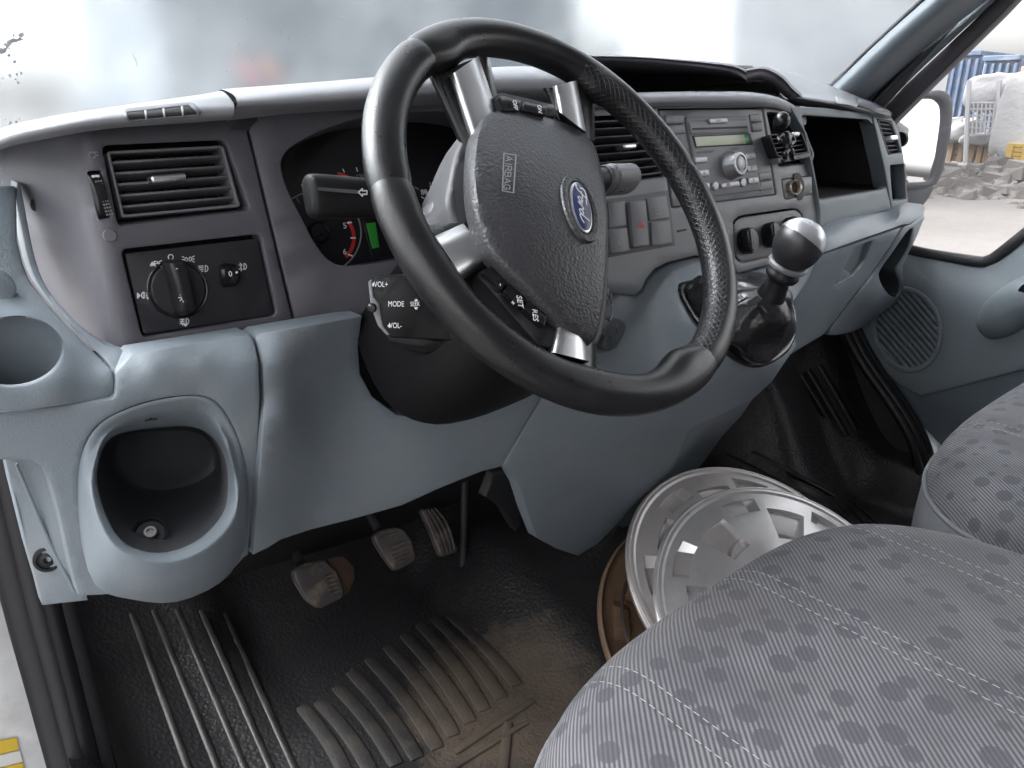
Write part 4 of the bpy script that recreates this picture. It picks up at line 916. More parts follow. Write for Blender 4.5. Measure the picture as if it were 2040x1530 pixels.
# ------------------------------------------------------------------ steering wheel
WC = V((.4848, .4878, .7357))
_el, _az = R(37.8), R(2.2)
WN = V((math.cos(_el)*math.sin(_az), -math.cos(_el)*math.cos(_az), math.sin(_el)))
WU = WN.cross(V((0, 0, 1))).normalized(); 
if WU.x < 0: WU = -WU
WV = WN.cross(WU).normalized()
if WV.z < 0: WV = -WV
PW = Plane(WC, WN)
def wang(px, py):
    d = PW(px, py)-WC; return math.atan2(d.dot(WV), d.dot(WU))
wheel = thing('steering_wheel', tuple(WC-WN*.06), 'worn black leather steering wheel with padded hub and silver spokes', 'steering wheel')
def leather(name, col, rough, perf=False):
    m = bpy.data.materials.new(name); m.use_nodes = True; N, L = nt(m); b = N['Principled BSDF']
    tc = N.new('ShaderNodeTexCoord')
    nz = N.new('ShaderNodeTexNoise'); nz.inputs['Scale'].default_value = 26; nz.inputs['Detail'].default_value = 8; nz.inputs['Roughness'].default_value = .65
    L.new(tc.outputs['Object'], nz.inputs['Vector'])
    r1 = N.new('ShaderNodeValToRGB'); r1.color_ramp.elements[0].position = .42; r1.color_ramp.elements[1].position = .70
    r1.color_ramp.elements[0].color = (*col, 1); r1.color_ramp.elements[1].color = (*[c*1.35 for c in col], 1)
    L.new(nz.outputs['Fac'], r1.inputs['Fac']); L.new(r1.outputs['Color'], b.inputs['Base Color'])
    mr = N.new('ShaderNodeMapRange'); mr.inputs['From Min'].default_value = .3; mr.inputs['From Max'].default_value = .75
    mr.inputs['To Min'].default_value = rough-.05; mr.inputs['To Max'].default_value = rough+.08
    L.new(nz.outputs['Fac'], mr.inputs['Value']); L.new(mr.outputs['Result'], b.inputs['Roughness'])
    v = N.new('ShaderNodeTexNoise'); v.inputs['Scale'].default_value = 620; v.inputs['Detail'].default_value = 4
    L.new(tc.outputs['Object'], v.inputs['Vector'])
    bp = N.new('ShaderNodeBump'); bp.inputs['Strength'].default_value = .32; bp.inputs['Distance'].default_value = .0006
    L.new(v.outputs['Fac'], bp.inputs['Height'])
    last = bp
    if perf:
        uv = N.new('ShaderNodeUVMap'); uv.uv_map = 'UVMap'
        sep = N.new('ShaderNodeSeparateXYZ'); L.new(uv.outputs[0], sep.inputs[0])
        def mt(op, a, b=None):
            q = N.new('ShaderNodeMath'); q.operation = op
            for i, w in enumerate((a, b)):
                if w is None: continue
                if isinstance(w, (int, float)): q.inputs[i].default_value = w
                else: L.new(w, q.inputs[i])
            return q.outputs[0]
        kk = math.pi/.0078
        wob = mt('MULTIPLY', mt('SINE', mt('MULTIPLY', sep.outputs['X'], 95.0)), .0006)
        yy = mt('MULTIPLY', mt('ADD', sep.outputs['Y'], wob), 1.35)
        s1_ = mt('ABSOLUTE', mt('SINE', mt('MULTIPLY', mt('ADD', sep.outputs['X'], yy), kk)))
        s2_ = mt('ABSOLUTE', mt('SINE', mt('MULTIPLY', mt('SUBTRACT', sep.outputs['X'], yy), kk)))
        dd_ = mt('MINIMUM', s1_, s2_)
        cr2 = N.new('ShaderNodeValToRGB'); cr2.color_ramp.elements[0].position = .12; cr2.color_ramp.elements[1].position = .42
        L.new(dd_, cr2.inputs['Fac'])
        # only on the inner half of the rim
        m1 = N.new('ShaderNodeMapRange'); m1.interpolation_type = 'SMOOTHSTEP'
        m1.inputs['From Min'].default_value = .030; m1.inputs['From Max'].default_value = .033
        L.new(sep.outputs['Y'], m1.inputs['Value'])
        m2 = N.new('ShaderNodeMapRange'); m2.interpolation_type = 'SMOOTHSTEP'
        m2.inputs['From Min'].default_value = .072; m2.inputs['From Max'].default_value = .069
        L.new(sep.outputs['Y'], m2.inputs['Value'])
        mu = N.new('ShaderNodeMath'); mu.operation = 'MULTIPLY'; L.new(m1.outputs[0], mu.inputs[0]); L.new(m2.outputs[0], mu.inputs[1])
        inv = N.new('ShaderNodeMath'); inv.operation = 'SUBTRACT'; inv.inputs[0].default_value = 1.0; L.new(cr2.outputs['Color'], inv.inputs[1])
        h = N.new('ShaderNodeMath'); h.operation = 'MULTIPLY'; L.new(inv.outputs[0], h.inputs[0]); L.new(mu.outputs[0], h.inputs[1])
        bp2 = N.new('ShaderNodeBump'); bp2.inputs['Strength'].default_value = .5; bp2.inputs['Distance'].default_value = .0005
        L.new(h.outputs[0], bp2.inputs['Height']); L.new(bp.outputs['Normal'], bp2.inputs['Normal']); last = bp2
        mx = N.new('ShaderNodeMix'); mx.data_type = 'RGBA'; L.new(r1.outputs['Color'], mx.inputs['A']); mx.inputs['B'].default_value = (.028, .028, .030, 1)
        L.new(h.outputs[0], mx.inputs['Factor']); L.new(mx.outputs['Result'], b.inputs['Base Color'])
    L.new(last.outputs['Normal'], b.inputs['Normal'])
    MATS[name] = m; return m
LEA = leather('worn_black_leather', (.010, .010, .011), .30)
LEAP = leather('perforated_leather', (.010, .010, .011), .32, perf=True)
RW, rT = .178, .0163
s1, s2, s3, s4 = wang(836, 115), wang(780, 376), wang(1396, 719), wang(1357, 341)
two = 2*math.pi
def rim(a0, a1, m, bulges=(), g0=True, g1=True):
    """rim section from angle a0 counter-clockwise to a1"""
    while a1 < a0: a1 += two
    n = max(10, int((a1-a0)*RW/.006)); seg = 28; vs = []; fs = []; uv = []
    for i in range(n+1):
        a = a0+(a1-a0)*i/n
        e = min(i if g0 else 9, n-i if g1 else 9)
        r = rT*(1.0 if e > 1 else (.985 if e == 1 else .93))
        rad = WU*math.cos(a)+WV*math.sin(a)
        for j in range(seg):
            p = two*j/seg                                     # 0 = outwards, pi = inwards
            rr = r*(1+.05*math.cos(2*p))
            for b, amp, w in bulges:
                d = (a-b+math.pi) % two-math.pi
                rr += amp*math.exp(-(d/w)**2)*max(0, -math.cos(p))**1.5
            vs.append(WC+rad*(RW+rr*math.cos(p))+WN*rr*math.sin(p)); uv.append((a*RW, p*rT))
    for i in range(n):
        for j in range(seg):
            k = (j+1) % seg; fs.append((i*seg+j, i*seg+k, (i+1)*seg+k, (i+1)*seg+j))
    fs.append(tuple(range(seg))); fs.append(tuple(range(n*seg, n*seg+seg)))
    return mk('rim_grip', vs, fs, m, wheel, uv=uv, sharp=60)
bA, bB, bC, bD = wang(1352, 728), wang(880, 110), wang(1190, 140), wang(815, 470)
BUL = ((bA, .0085, .15), (wang(1180, 745), .003, .2), (wang(1385, 420), .0, .2), (bB, .006, .12), (bC, .006, .10))
a5 = wang(1150, 130)
rim(s4, a5, LEAP, BUL, g1=False)
rim(a5, s1, LEA, BUL, g0=False)
rim(s1, s2, LEA, BUL)
rim(s2, s3, LEA, BUL)
rim(s3, s4, LEAP, BUL)
# ring of thread in the seams is the dark gap itself; core of the rim shows there
def ring(name, r, t, m):
    sweep(name, [WC+(WU*math.cos(a)+WV*math.sin(a))*r for a in np.linspace(0, two, 80, endpoint=False)], t, m, wheel, seg=10, n=1, closed=True)
ring('rim_core', RW, rT*.9, DARK)

# hub: skirt, airbag cover
HUBM = mat('grained_hub_plastic', (.034, .034, .038), .42, bump=.75, bscale=430, voro=True, bdist=.0008, rvar=.06)
HUBS = mat('hub_skirt_plastic', (.052, .052, .058), .5, bump=.3, bscale=700)
cov = [(965, 226), (997, 217), (1046, 218), (1105, 232), (1158, 256), (1184, 282), (1200, 345), (1213, 414), (1213, 492), (1210, 565), (1201, 635), (1189, 674), (1170, 680), (1124, 649), (1056, 580), (985, 509), (957, 453), (944, 394), (941, 335), (946, 271)]
hc = (1085, 440)
def hubD(px, py):
    # dome: highest in the middle
    d = PW(px, py)-PW(*hc); x, y = d.dot(WU)/.085, d.dot(WV)/.085
    return PW(px, py, .028-.012*(x*x+y*y))
hub = skin('airbag_cover', spline(cov, 3, True), hubD, HUBM, wheel, back=-WN, thick=.014, bev=.006, bpx=7, step=16, sharp=70)
skirt = [(952, 224), (1000, 208), (1060, 212), (1120, 226), (1180, 270), (1202, 330), (1216, 420), (1217, 560), (1208, 650), (1190, 690), (1165, 692), (1110, 660), (1040, 590), (975, 530), (930, 500), (905, 440), (893, 400), (900, 350), (915, 290)]
skin('hub_skirt', spline(skirt, 3, True), PW.off(-.012), HUBS, wheel, thick=.045, bev=.008, bpx=8, step=16, sharp=70)
bk = spline([(958, 236), (1060, 230), (1150, 260), (1190, 330), (1206, 430), (1196, 610), (1110, 640), (1000, 560), (900, 470), (862, 420), (868, 390), (905, 310)], 3, True)
skin('hub_rear_cover', bk, PW.off(-.040), HUBS, wheel, thick=.04, bev=.008, bpx=8, step=16, sharp=70)
# AIRBAG lettering in a raised frame
PAB = Plane(hubD(1012, 345), (hubD(1030, 345)-hubD(995, 345)).cross(hubD(1012, 385)-hubD(1012, 305)))
STROKES = {'A': [[(0, 0), (.42, 1), (.84, 0)], [(.16, .36), (.68, .36)]], 'I': [[(.3, 0), (.3, 1)]], 'R': [[(0, 0), (0, 1), (.5, 1), (.72, .88), (.72, .66), (.5, .52), (0, .52)], [(.4, .52), (.8, 0)]],
           'B': [[(0, 0), (0, 1), (.5, 1), (.68, .9), (.68, .64), (.5, .52), (0, .52)], [(.5, .52), (.74, .4), (.74, .12), (.5, 0), (0, 0)]], 'G': [[(.76, .84), (.6, .98), (.3, 1), (.08, .8), (.02, .5), (.08, .2), (.3, 0), (.6, .02), (.78, .18), (.78, .46), (.46, .46)]]}
abm = mat('airbag_print', (.20, .20, .21), .5)
for i_, ch in enumerate('AIRBAG'):
    u0 = (0, 1.02, 1.66, 2.66, 3.62, 4.66)[i_]
    lines('airbag_letter', [[(1008.5-.9*(u0+u)+12.0*v, 310+12.2*(u0+u)+1.4*v) for u, v in st_] for st_ in STROKES[ch]], PAB, .00048, abm, hub, h=.0036)
lines('airbag_frame', [[(1004, 305), (1028, 309), (1023, 384), (1001, 380), (1004, 305)]], PAB, .0006, MATS['airbag_print'], hub, h=.0034)
# blue oval badge with script
PBD = Plane(hubD(1155, 415), (hubD(1170, 415)-hubD(1140, 415)).cross(hubD(1155, 460)-hubD(1155, 370)))
NAVY = mat('badge_blue', (.010, .018, .085), .42, coat=.15)
bu = (PBD(1161, 462)-PBD(1149, 366)).normalized(); bv = PBD.n.cross(bu)
bc = PBD(1156, 414, .0)
def oval(name, a, b, prof, m, parent):
    vs = []; fs = []; s = 44
    for f, h in prof:
        for j in range(s):
            t = two*j/s; vs.append(bc+bu*(a+f)*math.cos(t)+bv*(b+f)*math.sin(t)+PBD.n*h)
    for i in range(len(prof)-1):
        for j in range(s): fs.append((i*s+j, i*s+(j+1) % s, (i+1)*s+(j+1) % s, (i+1)*s+j))
    if prof[-1][0] <= 0: fs.append(tuple(range((len(prof)-1)*s, len(prof)*s)))
    return mk(name, vs, fs, m, parent, sharp=40)
oval('badge_recess', .0275, .0125, [(.0095, -.004), (.008, .0012), (.005, .0020), (.002, .0008), (.001, -.002)], HUBM, hub)
badge = oval('badge', .0275, .0118, [(0, -.003), (0, .0012), (-.0012, .0020)], SATIN, hub)
oval('badge_field', .0258, .0102, [(0, .0005), (0, .0023), (-.001, .0028)], NAVY, badge)
# hand-drawn script word on the oval (u along the oval, v across)
SCRIPT = [[(-.0195, .0008), (-.0205, -.0030), (-.0175, -.0052), (-.0115, -.0056), (-.0060, -.0048), (-.0035, -.0052)], [(-.0110, -.0054), (-.0135, -.001), (-.0160, .0035), (-.0195, .0058), (-.0212, .0042)], [(-.0160, .0002), (-.0115, -.0008), (-.0085, -.0006)],
          [(-.0068, .0000), (-.0085, .0026), (-.0070, .0045), (-.0045, .0030), (-.0040, .0006), (-.0058, -.0004), (-.0068, .0002), (-.0030, .0010)],
          [(-.0015, .0000), (-.0024, .0036), (-.0012, .0044), (.0018, .0002), (.0040, .0000), (.0042, .0016)],
          [(.0095, .0004), (.0065, .0010), (.0058, .0036), (.0078, .0046), (.0105, .0020), (.0140, -.0056), (.0112, .0028), (.0125, .0046), (.0165, .0034), (.0195, .0010)]]
vs = []; fs = []
for s in SCRIPT:
    P = [bc+bu*x+bv*(-y)+PBD.n*.0032 for x, y in spline(s, 5)]
    for a, b in zip(P, P[1:]):
        d = (b-a).normalized(); q = PBD.n.cross(d)*.00082; k = len(vs); vs += [a-q-d*.0002, a+q-d*.0002, b+q+d*.0002, b-q+d*.0002]; fs.append((k, k+1, k+2, k+3))
mk('badge_lettering', vs, fs, INK, badge, smooth=False, towards=CAM)
# leather arms of the spokes and the silver covers
def spoke(px4, h0, h1, m, nm='spoke', bow=.006, parent=None, su=4, thick=.018):
    A, B, C, D = px4             # A-B at the rim end, D-C at the hub end
    rows = []
    for t in (0, .33, .66, 1):
        r = []
        for s in (-.04, 0, .15, .5, .85, 1, 1.04):
            x = (A[0]+(B[0]-A[0])*s)*(1-t)+(D[0]+(C[0]-D[0])*s)*t; y = (A[1]+(B[1]-A[1])*s)*(1-t)+(D[1]+(C[1]-D[1])*s)*t
            h = h0+(h1-h0)*t
            k = {-.04: -thick, 0: -.004, .15: bow*.75, .5: bow, .85: bow*.75, 1: -.004, 1.04: -thick}[s]
            r.append(PW(x, y, h+k))
        rows.append(r)
    return loft(nm, rows, m, parent or wheel, su=3, sv=3)
spoke([(858, 150), (968, 108), (1000, 240), (925, 300)], -.004, -.012, LEA, bow=.002)
spoke([(897, 150), (952, 112), (990, 226), (937, 276)], .006, .002, SATIN, 'spoke_cover')
spoke([(1085, 175), (1180, 175), (1182, 280), (1110, 245)], -.004, -.010, LEA, bow=.002)
spoke([(1102, 172), (1148, 160), (1166, 262), (1108, 218)], .006, .002, SATIN, 'spoke_cover')
spoke([(850, 455), (915, 590), (1000, 530), (930, 440)], -.006, -.010, LEA, bow=.002)
spoke([(868, 472), (922, 554), (980, 518), (925, 447)], .004, .002, SATIN, 'spoke_cover')
spoke([(1085, 715), (1185, 735), (1185, 680), (1095, 620)], -.006, -.010, LEA, bow=.002)
spoke([(1094, 700), (1172, 719), (1166, 660), (1110, 620)], .004, .002, SATIN, 'spoke_cover')
# cruise buttons: lower group and upper group
PK = PW.off(.010)
low = skin('button_block', rp([(950, 545), (985, 520), (1130, 640), (1098, 690), (1075, 690)], 8), PK.off(-.006), BLKM, wheel, thick=.02, bpx=2, bev=.002)
for poly, t, c, d in (([(958, 541), (990, 524), (1019, 548), (1000, 578)], '-', (998, 568), (1000, 592)), ([(1004, 581), (1023, 551), (1057, 577), (1040, 612)], 'SET\n  +', (1028, 600), (1032, 622)), ([(1044, 615), (1061, 580), (1096, 612), (1085, 650)], 'RES', (1066, 628), (1068, 648))):
    k = key('cruise_button', poly, PK.off(-.006), .006, BLK, low, r=4)
    text(t, PK, c, d, .0068, INK, k, h=.0008)
top = skin('button_block', rp([(984, 190), (1000, 183), (1106, 208), (1108, 232), (1000, 225)], 5), PK.off(-.006), BLKM, wheel, thick=.02, bpx=2, bev=.002)
for poly, t, c, d in (([(990, 194), (1002, 190), (1040, 200), (1036, 219), (1000, 219)], 'OFF', (1026, 209), (1028, 222)), ([(1044, 201), (1088, 211), (1090, 228), (1040, 220)], 'ON', (1075, 217), (1077, 230))):
    k = key('cruise_button', poly, PK.off(-.006), .006, BLK, top, r=3)
    text(t, PK, c, d, .0060, INK, k, h=.0008)

# ------------------------------------------------------------------ steering column with stalks
colm = thing('steering_column', tuple(WC-WN*.22), 'black steering column shroud with stalks behind the wheel', 'steering column')
rows = []
for s, w, hh, dz in ((.035, .048, .045, 0), (.06, .072, .064, -.004), (.11, .092, .086, -.016), (.17, .108, .090, -.026), (.24, .112, .084, -.026)):
    c = WC-WN*s+WV*dz; rows.append([c+WU*w*math.copysign(abs(math.cos(a))**.75, math.cos(a))+WV*hh*math.copysign(abs(math.sin(a))**.75, math.sin(a)) for a in np.linspace(0, two, 20, endpoint=False)])
loft('column_shroud', rows, BLKD, colm, closed_u=True, su=2, sv=3, towards=WC+V((0, -1, 1))*3)
lathe('shroud_screw', [(.004, 0), (.004, .002), (.001, .003)], at(916, 768, .60), (-.3, -.8, -.3), STEEL, colm, seg=14)
# indicator stalk
rows = []
for t, hh, dd in ((0, .010, .008), (.15, .0150, .010), (.45, .0165, .0115), (.9, .0185, .012), (.98, .0165, .010), (1.0, .011, .006)):
    c = at(830, 398, .585)*(1-t)+at(611, 391, .605)*t
    rows.append([c+V((0, -1, .25)).normalized()*dd*math.copysign(abs(math.cos(a))**.7, math.cos(a))+V((.05, .25, 1)).normalized()*hh*math.copysign(abs(math.sin(a))**.7, math.sin(a)) for a in np.linspace(0, two, 16, endpoint=False)])
st = loft('indicator_stalk', rows, BLKD, colm, closed_u=True, su=2, sv=4, cap=True)
PST2 = yplane(.36, .572, .70, 0, .25)
lines('stalk_groove', [[(634, 375), (712, 381)], [(634, 377), (712, 384)]], PST2, .0009, mat('stalk_line', (.10, .10, .11), .4), st)
lines('stalk_arrow', [[(714, 383), (722, 376), (722, 380), (731, 380), (731, 387), (722, 387), (722, 391), (714, 383)]], PST2, .0006, INK, st, h=.001)
# audio remote below it
PAR = Plane(at(810, 615, .575), (at(890, 612, .55)-at(740, 612, .59)).cross(at(810, 560, .58)-at(810, 680, .567)))
rem = skin('audio_remote', rp([(737, 556), (748, 549), (850, 541), (925, 640), (915, 680), (775, 672), (760, 650), (740, 600)], 10), PAR, BLKD, colm, thick=.030, bpx=4, bev=.003)
skin('remote_edge', rp([(733, 560), (741, 556), (745, 592), (756, 606), (758, 622), (764, 650), (778, 668), (770, 668), (752, 648), (738, 610)], 3), PAR.off(.001), FASC, colm, thick=.02, bpx=1.5, bev=.0015)
loft('remote_base', [[PAR(770, 668, -.004), PAR(840, 676, -.004), PAR(908, 684, -.004)], [PAR(782, 688, -.012), PAR(850, 700, -.012), PAR(905, 690, -.012)], [PAR(800, 690, -.03), PAR(862, 716, -.03), PAR(900, 694, -.03)]], BLK, colm)
lathe('remote_button', [(.0045, -.006), (.0045, .002), (.003, .0035), (.0005, .0038)], PAR(741, 613, 0), (-.55, -.8, .1), BLK, colm, seg=16)
for t, c, sz in (('VOL+', (759, 567), .0070), ('MODE', (789, 606), .0070), ('SEEK', (827, 606), .0058), ('VOL-', (788, 649), .0070)):
    text(t, PAR, c, (c[0]+20, c[1]), sz, INK, rem, h=.0008, xs=.72)
lines('remote_arrows', [[(744, 564), (741, 567), (744, 570), (744, 564)], [(776, 646), (773, 649), (776, 652), (776, 646)], [(826, 599), (829, 596), (832, 599), (826, 599)], [(826, 613), (829, 616), (832, 613), (826, 613)]], PAR, .0004, INK, rem, h=.0008)
# wiper stalk on the right
wa, wb = at(1160, 362, .56), at(1255, 356, .585); wd = (wb-wa).normalized()
ws = lathe('wiper_stalk', [(.010, -.02), (.0115, .0), ((.0125), .030), (.0125, .036)], wa, wd, BLKM, colm, seg=24, su=1.2)
L_ = (wb-wa).length
lathe('stalk_ring', [(.0135, .036), (.0145, .038), (.0145, .047), (.0125, .049)], wa, wd, FASC, ws, seg=24, su=1.2)
lathe('stalk_end', [(.0120, .049), (.0150, .052), (.0150, L_-.008), (.0130, L_-.002), (.009, L_), (.001, L_)], wa, wd, FASC, ws, seg=24, su=1.25)
skin('stalk_foot', rp([(1190, 372), (1250, 368), (1246, 382), (1200, 388)], 5), yplane(.66, .566, .7), BLK, colm, thick=.02, bpx=2, bev=.002)
# ignition lock
lathe('ignition_lock', [(.016, -.02), (.016, .012), (.013, .015), (.001, .015)], at(1200, 662, .585), (.85, -.5, .1), BLKM, colm, seg=24)

# ------------------------------------------------------------------ key with ring and tag
kt = thing('ignition_key', tuple(at(1200, 700, .56)), 'black ignition key with metal ring hanging right of the wheel hub', 'key')
PKEY = Plane(at(1215, 665, .555), (.45, -.85, .3))
skin('key_head', spline([(1180, 680), (1188, 650), (1204, 634), (1224, 632), (1244, 640), (1249, 654), (1240, 676), (1226, 696), (1206, 700), (1190, 694)], 3, True), PKEY, BLK, kt, thick=.011, bpx=4, bev=.003, cap=True)
sweep('key_ring', [PKEY(x, y, .001) for x, y in ell(1212, 607, 7, 30, 20, -6)], .0008, STEEL, kt, seg=6, closed=True, n=2)
sweep('key_ring', [PKEY(x, y, .002) for x, y in ell(1214, 592, 5, 18, 16, -10)], .0007, STEEL, kt, seg=6, closed=True, n=2)
skin('key_tag', rp([(1209, 576), (1216, 572), (1217, 584), (1212, 592)], 3), PKEY.off(.003), NAVY, kt, thick=.003, bpx=1, bev=.0008)
sweep('tag_string', [PKEY(1192, 697, -.006), PKEY(1186, 708, -.006), PKEY(1176, 724, -.007)], .0009, mat('tan_string', (.42, .27, .13), .8), kt, seg=6)

# ------------------------------------------------------------------ gear lever
gl = thing('gear_lever', tuple(at(1510, 690, .53)), 'gear lever with black and silver ball knob and wrinkled leather gaiter', 'gear lever')
gA = at(1530, 600, .475); gB = at(1588, 492, .445)
gx = (gB-gA).normalized()
lathe('lever_shaft', [(.0165, -.005), (.0175, .004), (.0160, .012), (.0135, .020), (.0130, .030), (.0180, .034), (.0195, .038), (.0185, .042), (.0150, .046), (.0150, .064)], gA, gx, BLKM, gl, seg=30, sharp=50)
kL = (gB-gA).length; kc = gA+gx*(kL+.001)
# knob: egg of black plastic with a silver cap facing up and forward
prof = []
for i in range(15):
    a = math.pi*i/14; prof.append((max(.0008, .0272*math.sin(a)**.85), -.029*math.cos(a)+.0025*math.sin(a)))
knb = lathe('knob', prof, kc, gx, mat('knob_black', (.020, .020, .022), .36, bump=.15, bscale=900), gl, seg=36)
# the silver insert is a patch of a slightly larger egg
def egg(u, v, k): # u around, v from bottom
    ux_ = gx.orthogonal().normalized(); wx_ = gx.cross(ux_)
    r = .0272*math.sin(v)**.85*k; return kc+gx*((-.029*math.cos(v))*k+.0025*math.sin(v))+(ux_*math.cos(u)+wx_*math.sin(u))*r
axn = (UPV*.74+RGT*.55-FWD*.22).normalized()
vs = []; fs = []; idx = {}
nu, nv = 180, 150
for i in range(nv+1):
    for j in range(nu):
        p = egg(two*j/nu, .02+(math.pi-.04)*i/nv, 1.018); vs.append(p)
keep = [((v-kc).normalized().dot(axn) > .28) for v in vs]
for i in range(nv):
    for j in range(nu):
        q = (i*nu+j, i*nu+(j+1) % nu, (i+1)*nu+(j+1) % nu, (i+1)*nu+j)
        if sum(keep[k] for k in q) >= 3: fs.append(q)
used = sorted({k for f in fs for k in f}); rem_ = {k: i for i, k in enumerate(used)}
mk('knob_cap', [vs[k] for k in used], [tuple(rem_[k] for k in f) for f in fs], mat('knob_silver_cap', (.50, .50, .52), .3, metal=.75, var=.05), knb, towards=kc+axn*2)
lathe('knob_collar', [(.019, -.0285), (.0225, -.026), (.0225, -.023), (.0205, -.021)], kc, gx, FASC, knb, seg=32)
PGK = Plane(kc+axn*.0345, axn)
PGK = Plane(egg(0, 0.1, 1)*0+kc+(CAM-kc).normalized()*0+axn*.0292, axn)
lines('gear_pattern', [[(1600, 441), (1614, 448)], [(1607, 437), (1602, 452)], [(1614, 440), (1609, 456)], [(1596, 447), (1600, 442)]], PGK, .0006, BLK, knb, h=.0012)
text('R', PGK, (1594, 449), (1600, 451), .0055, BLK, knb, h=.0012)
text('1', PGK, (1604, 434), (1610, 436), .005, BLK, knb, h=.0012)
text('2', PGK, (1608, 458), (1614, 460), .005, BLK, knb, h=.0012)
# gaiter: pleated leather skirt from the collar to the console opening
base = spline([(1356, 578), (1390, 566), (1450, 556), (1520, 552), (1570, 600), (1581, 655), (1562, 700), (1512, 726), (1472, 718), (1436, 688), (1390, 640)], 4, True)
nb = len(base); top_c = gA+gx*.008; rings = []
ux_ = gx.orthogonal().normalized(); 
def ang_of(p):
    d = p-top_c; d = d-gx*d.dot(gx); return d.normalized()
for lv, t in enumerate((0, .07, .15, .3, .5, .7, .86, .96, 1.0)):
    ring_ = []
    for i, (x, y) in enumerate(base):
        b = conD(x, y, -.004); a = top_c+ang_of(b)*.0165
        p = a*(1-t)+b*t
        ph = i/nb*two
        bulge = math.sin(math.pi*min(1, t*1.02))
        p = p+ang_of(b)*(.020*math.sin(math.pi*t)**.6)+gx*(-.004*bulge)
        pl_ = .0045*(1-t)*math.sin(ph*17)*min(1, t*8)+.016*bulge*(abs(math.sin(ph*2.5+t*4))-.6)+.010*bulge*(abs(math.sin(ph*4-t*6+1))-.6)
        p = p+ang_of(b)*pl_+gx*(.006*bulge*math.sin(ph*4+t*9))
        ring_.append(p)
    rings.append(ring_)
GLE = mat('gaiter_leather', (.012, .012, .013), .25, bump=.5, bscale=38, bdist=.006, rvar=.1, vscale=30, var=.3)
ga_ = loft('gaiter', rings, GLE, gl, closed_u=True, su=1, sv=4, towards=kc+V((-.2, -.8, .6)))
sm = ga_.modifiers.new('sub', 'SUBSURF'); sm.levels = 1; sm.render_levels = 1
sweep('gaiter_hem', [conD(x, y, .002) for x, y in base[::2]], .004, GLE, gl, seg=8, closed=True, n=2)

# ------------------------------------------------------------------ clip-on figure on the right centre vent
fg = thing('vent_figure', tuple(PC(1565, 315, .03)), 'small black figure clipped to the air vent beside the radio', 'figure')
fb = PC.off(.034)
FIG = BLK
me = bpy.data.meshes.new('body')
joints = {'pel': (1570, 300, .0075), 'chest': (1566, 276, .0085), 'neck': (1562, 262, .005), 'shL': (1555, 268, .005), 'elL': (1549, 276, .0045), 'haL': (1556, 283, .0045), 'shR': (1576, 268, .005), 'elR': (1582, 282, .0045), 'haR': (1573, 288, .004),
          'knL': (1563, 306, .0052), 'ftL': (1564, 318, .005), 'toL': (1558, 321, .0045), 'knR': (1578, 302, .0055), 'ftR': (1577, 314, .005), 'toR': (1583, 318, .0045)}
ks = list(joints); pv = [fb(joints[k][0], joints[k][1], .006 if k[:2] in ('kn', 'ha') else 0) for k in ks]
ed = [('pel', 'chest'), ('chest', 'neck'), ('chest', 'shL'), ('shL', 'elL'), ('elL', 'haL'), ('chest', 'shR'), ('shR', 'elR'), ('elR', 'haR'), ('pel', 'knL'), ('knL', 'ftL'), ('ftL', 'toL'), ('pel', 'knR'), ('knR', 'ftR'), ('ftR', 'toR')]
c = pv[0]
me.from_pydata([tuple(p-c) for p in pv], [(ks.index(a), ks.index(b)) for a, b in ed], [])
fo = bpy.data.objects.new('body', me); fo.location = c; fo['base'] = list(c); link(fo, fg); me.materials.append(FIG)
md = fo.modifiers.new('skin', 'SKIN'); md.use_smooth_shade = True
for i, k in enumerate(ks):
    s = me.skin_vertices[0].data[i]; s.radius = (joints[k][2]*.8,)*2; s.use_root = (k == 'pel')
fo.modifiers.new('sub', 'SUBSURF').render_levels = 2
prof = [(max(.0004, .0118*math.sin(math.pi*i/14)), -.0128*math.cos(math.pi*i/14)) for i in range(15)]
lathe('head', prof, fb(1557, 241), (.1, -.1, 1), FIG, fg, seg=24, sharp=80)

# ------------------------------------------------------------------ pedals
def pedal(name, label, poly, Yc, arm, ribs, tilt=.55, m=PEDAL, th=.012):
    P = yplane(0, Yc, .15, 0, tilt)
    cpx = np.mean(np.array(poly), axis=0)
    P = Plane(at(*cpx, Yc), (0, -1, tilt))
    t = thing(name, tuple(P(*cpx)), label, 'pedal')
    skin('pad', rp(poly, 9), P, m, t, thick=th, bpx=4, bev=.003)
    for a, b in ribs:
        p, q = P(*a, .0015), P(*b, .0015); u = (q-p).normalized(); w = P.n.cross(u)
        rbox('rib', (p+q)/2, (u, w, P.n), ((q-p).length, .0035, .005), m, t, bevel=.001)
    if arm: sweep('arm', [P(x, y, -.01)+V((0, d, 0)) for x, y, d in arm], .008, DARK, t, seg=10)
    return t, P
cp, PCL = pedal('clutch_pedal', 'worn muddy clutch pedal, leftmost of the three pedals', [(584, 1136), (604, 1122), (646, 1115), (672, 1140), (684, 1170), (686, 1190), (637, 1214), (612, 1196), (588, 1156)], .93, [(604, 1126, .01), (592, 1090, .04), (578, 1030, .06), (565, 980, .05)],
    [((600, 1135), (648, 1119)), ((646, 1150), (664, 1144)), ((648, 1158), (668, 1152)), ((650, 1166), (672, 1160)), ((654, 1174), (676, 1168)), ((658, 1182), (678, 1176))])
skin('rust_patch', rp([(650, 1112), (684, 1106), (706, 1128), (708, 1152), (694, 1184), (676, 1186), (670, 1150)], 8), PCL.off(-.012), RUST, cp, thick=.004, bpx=2)
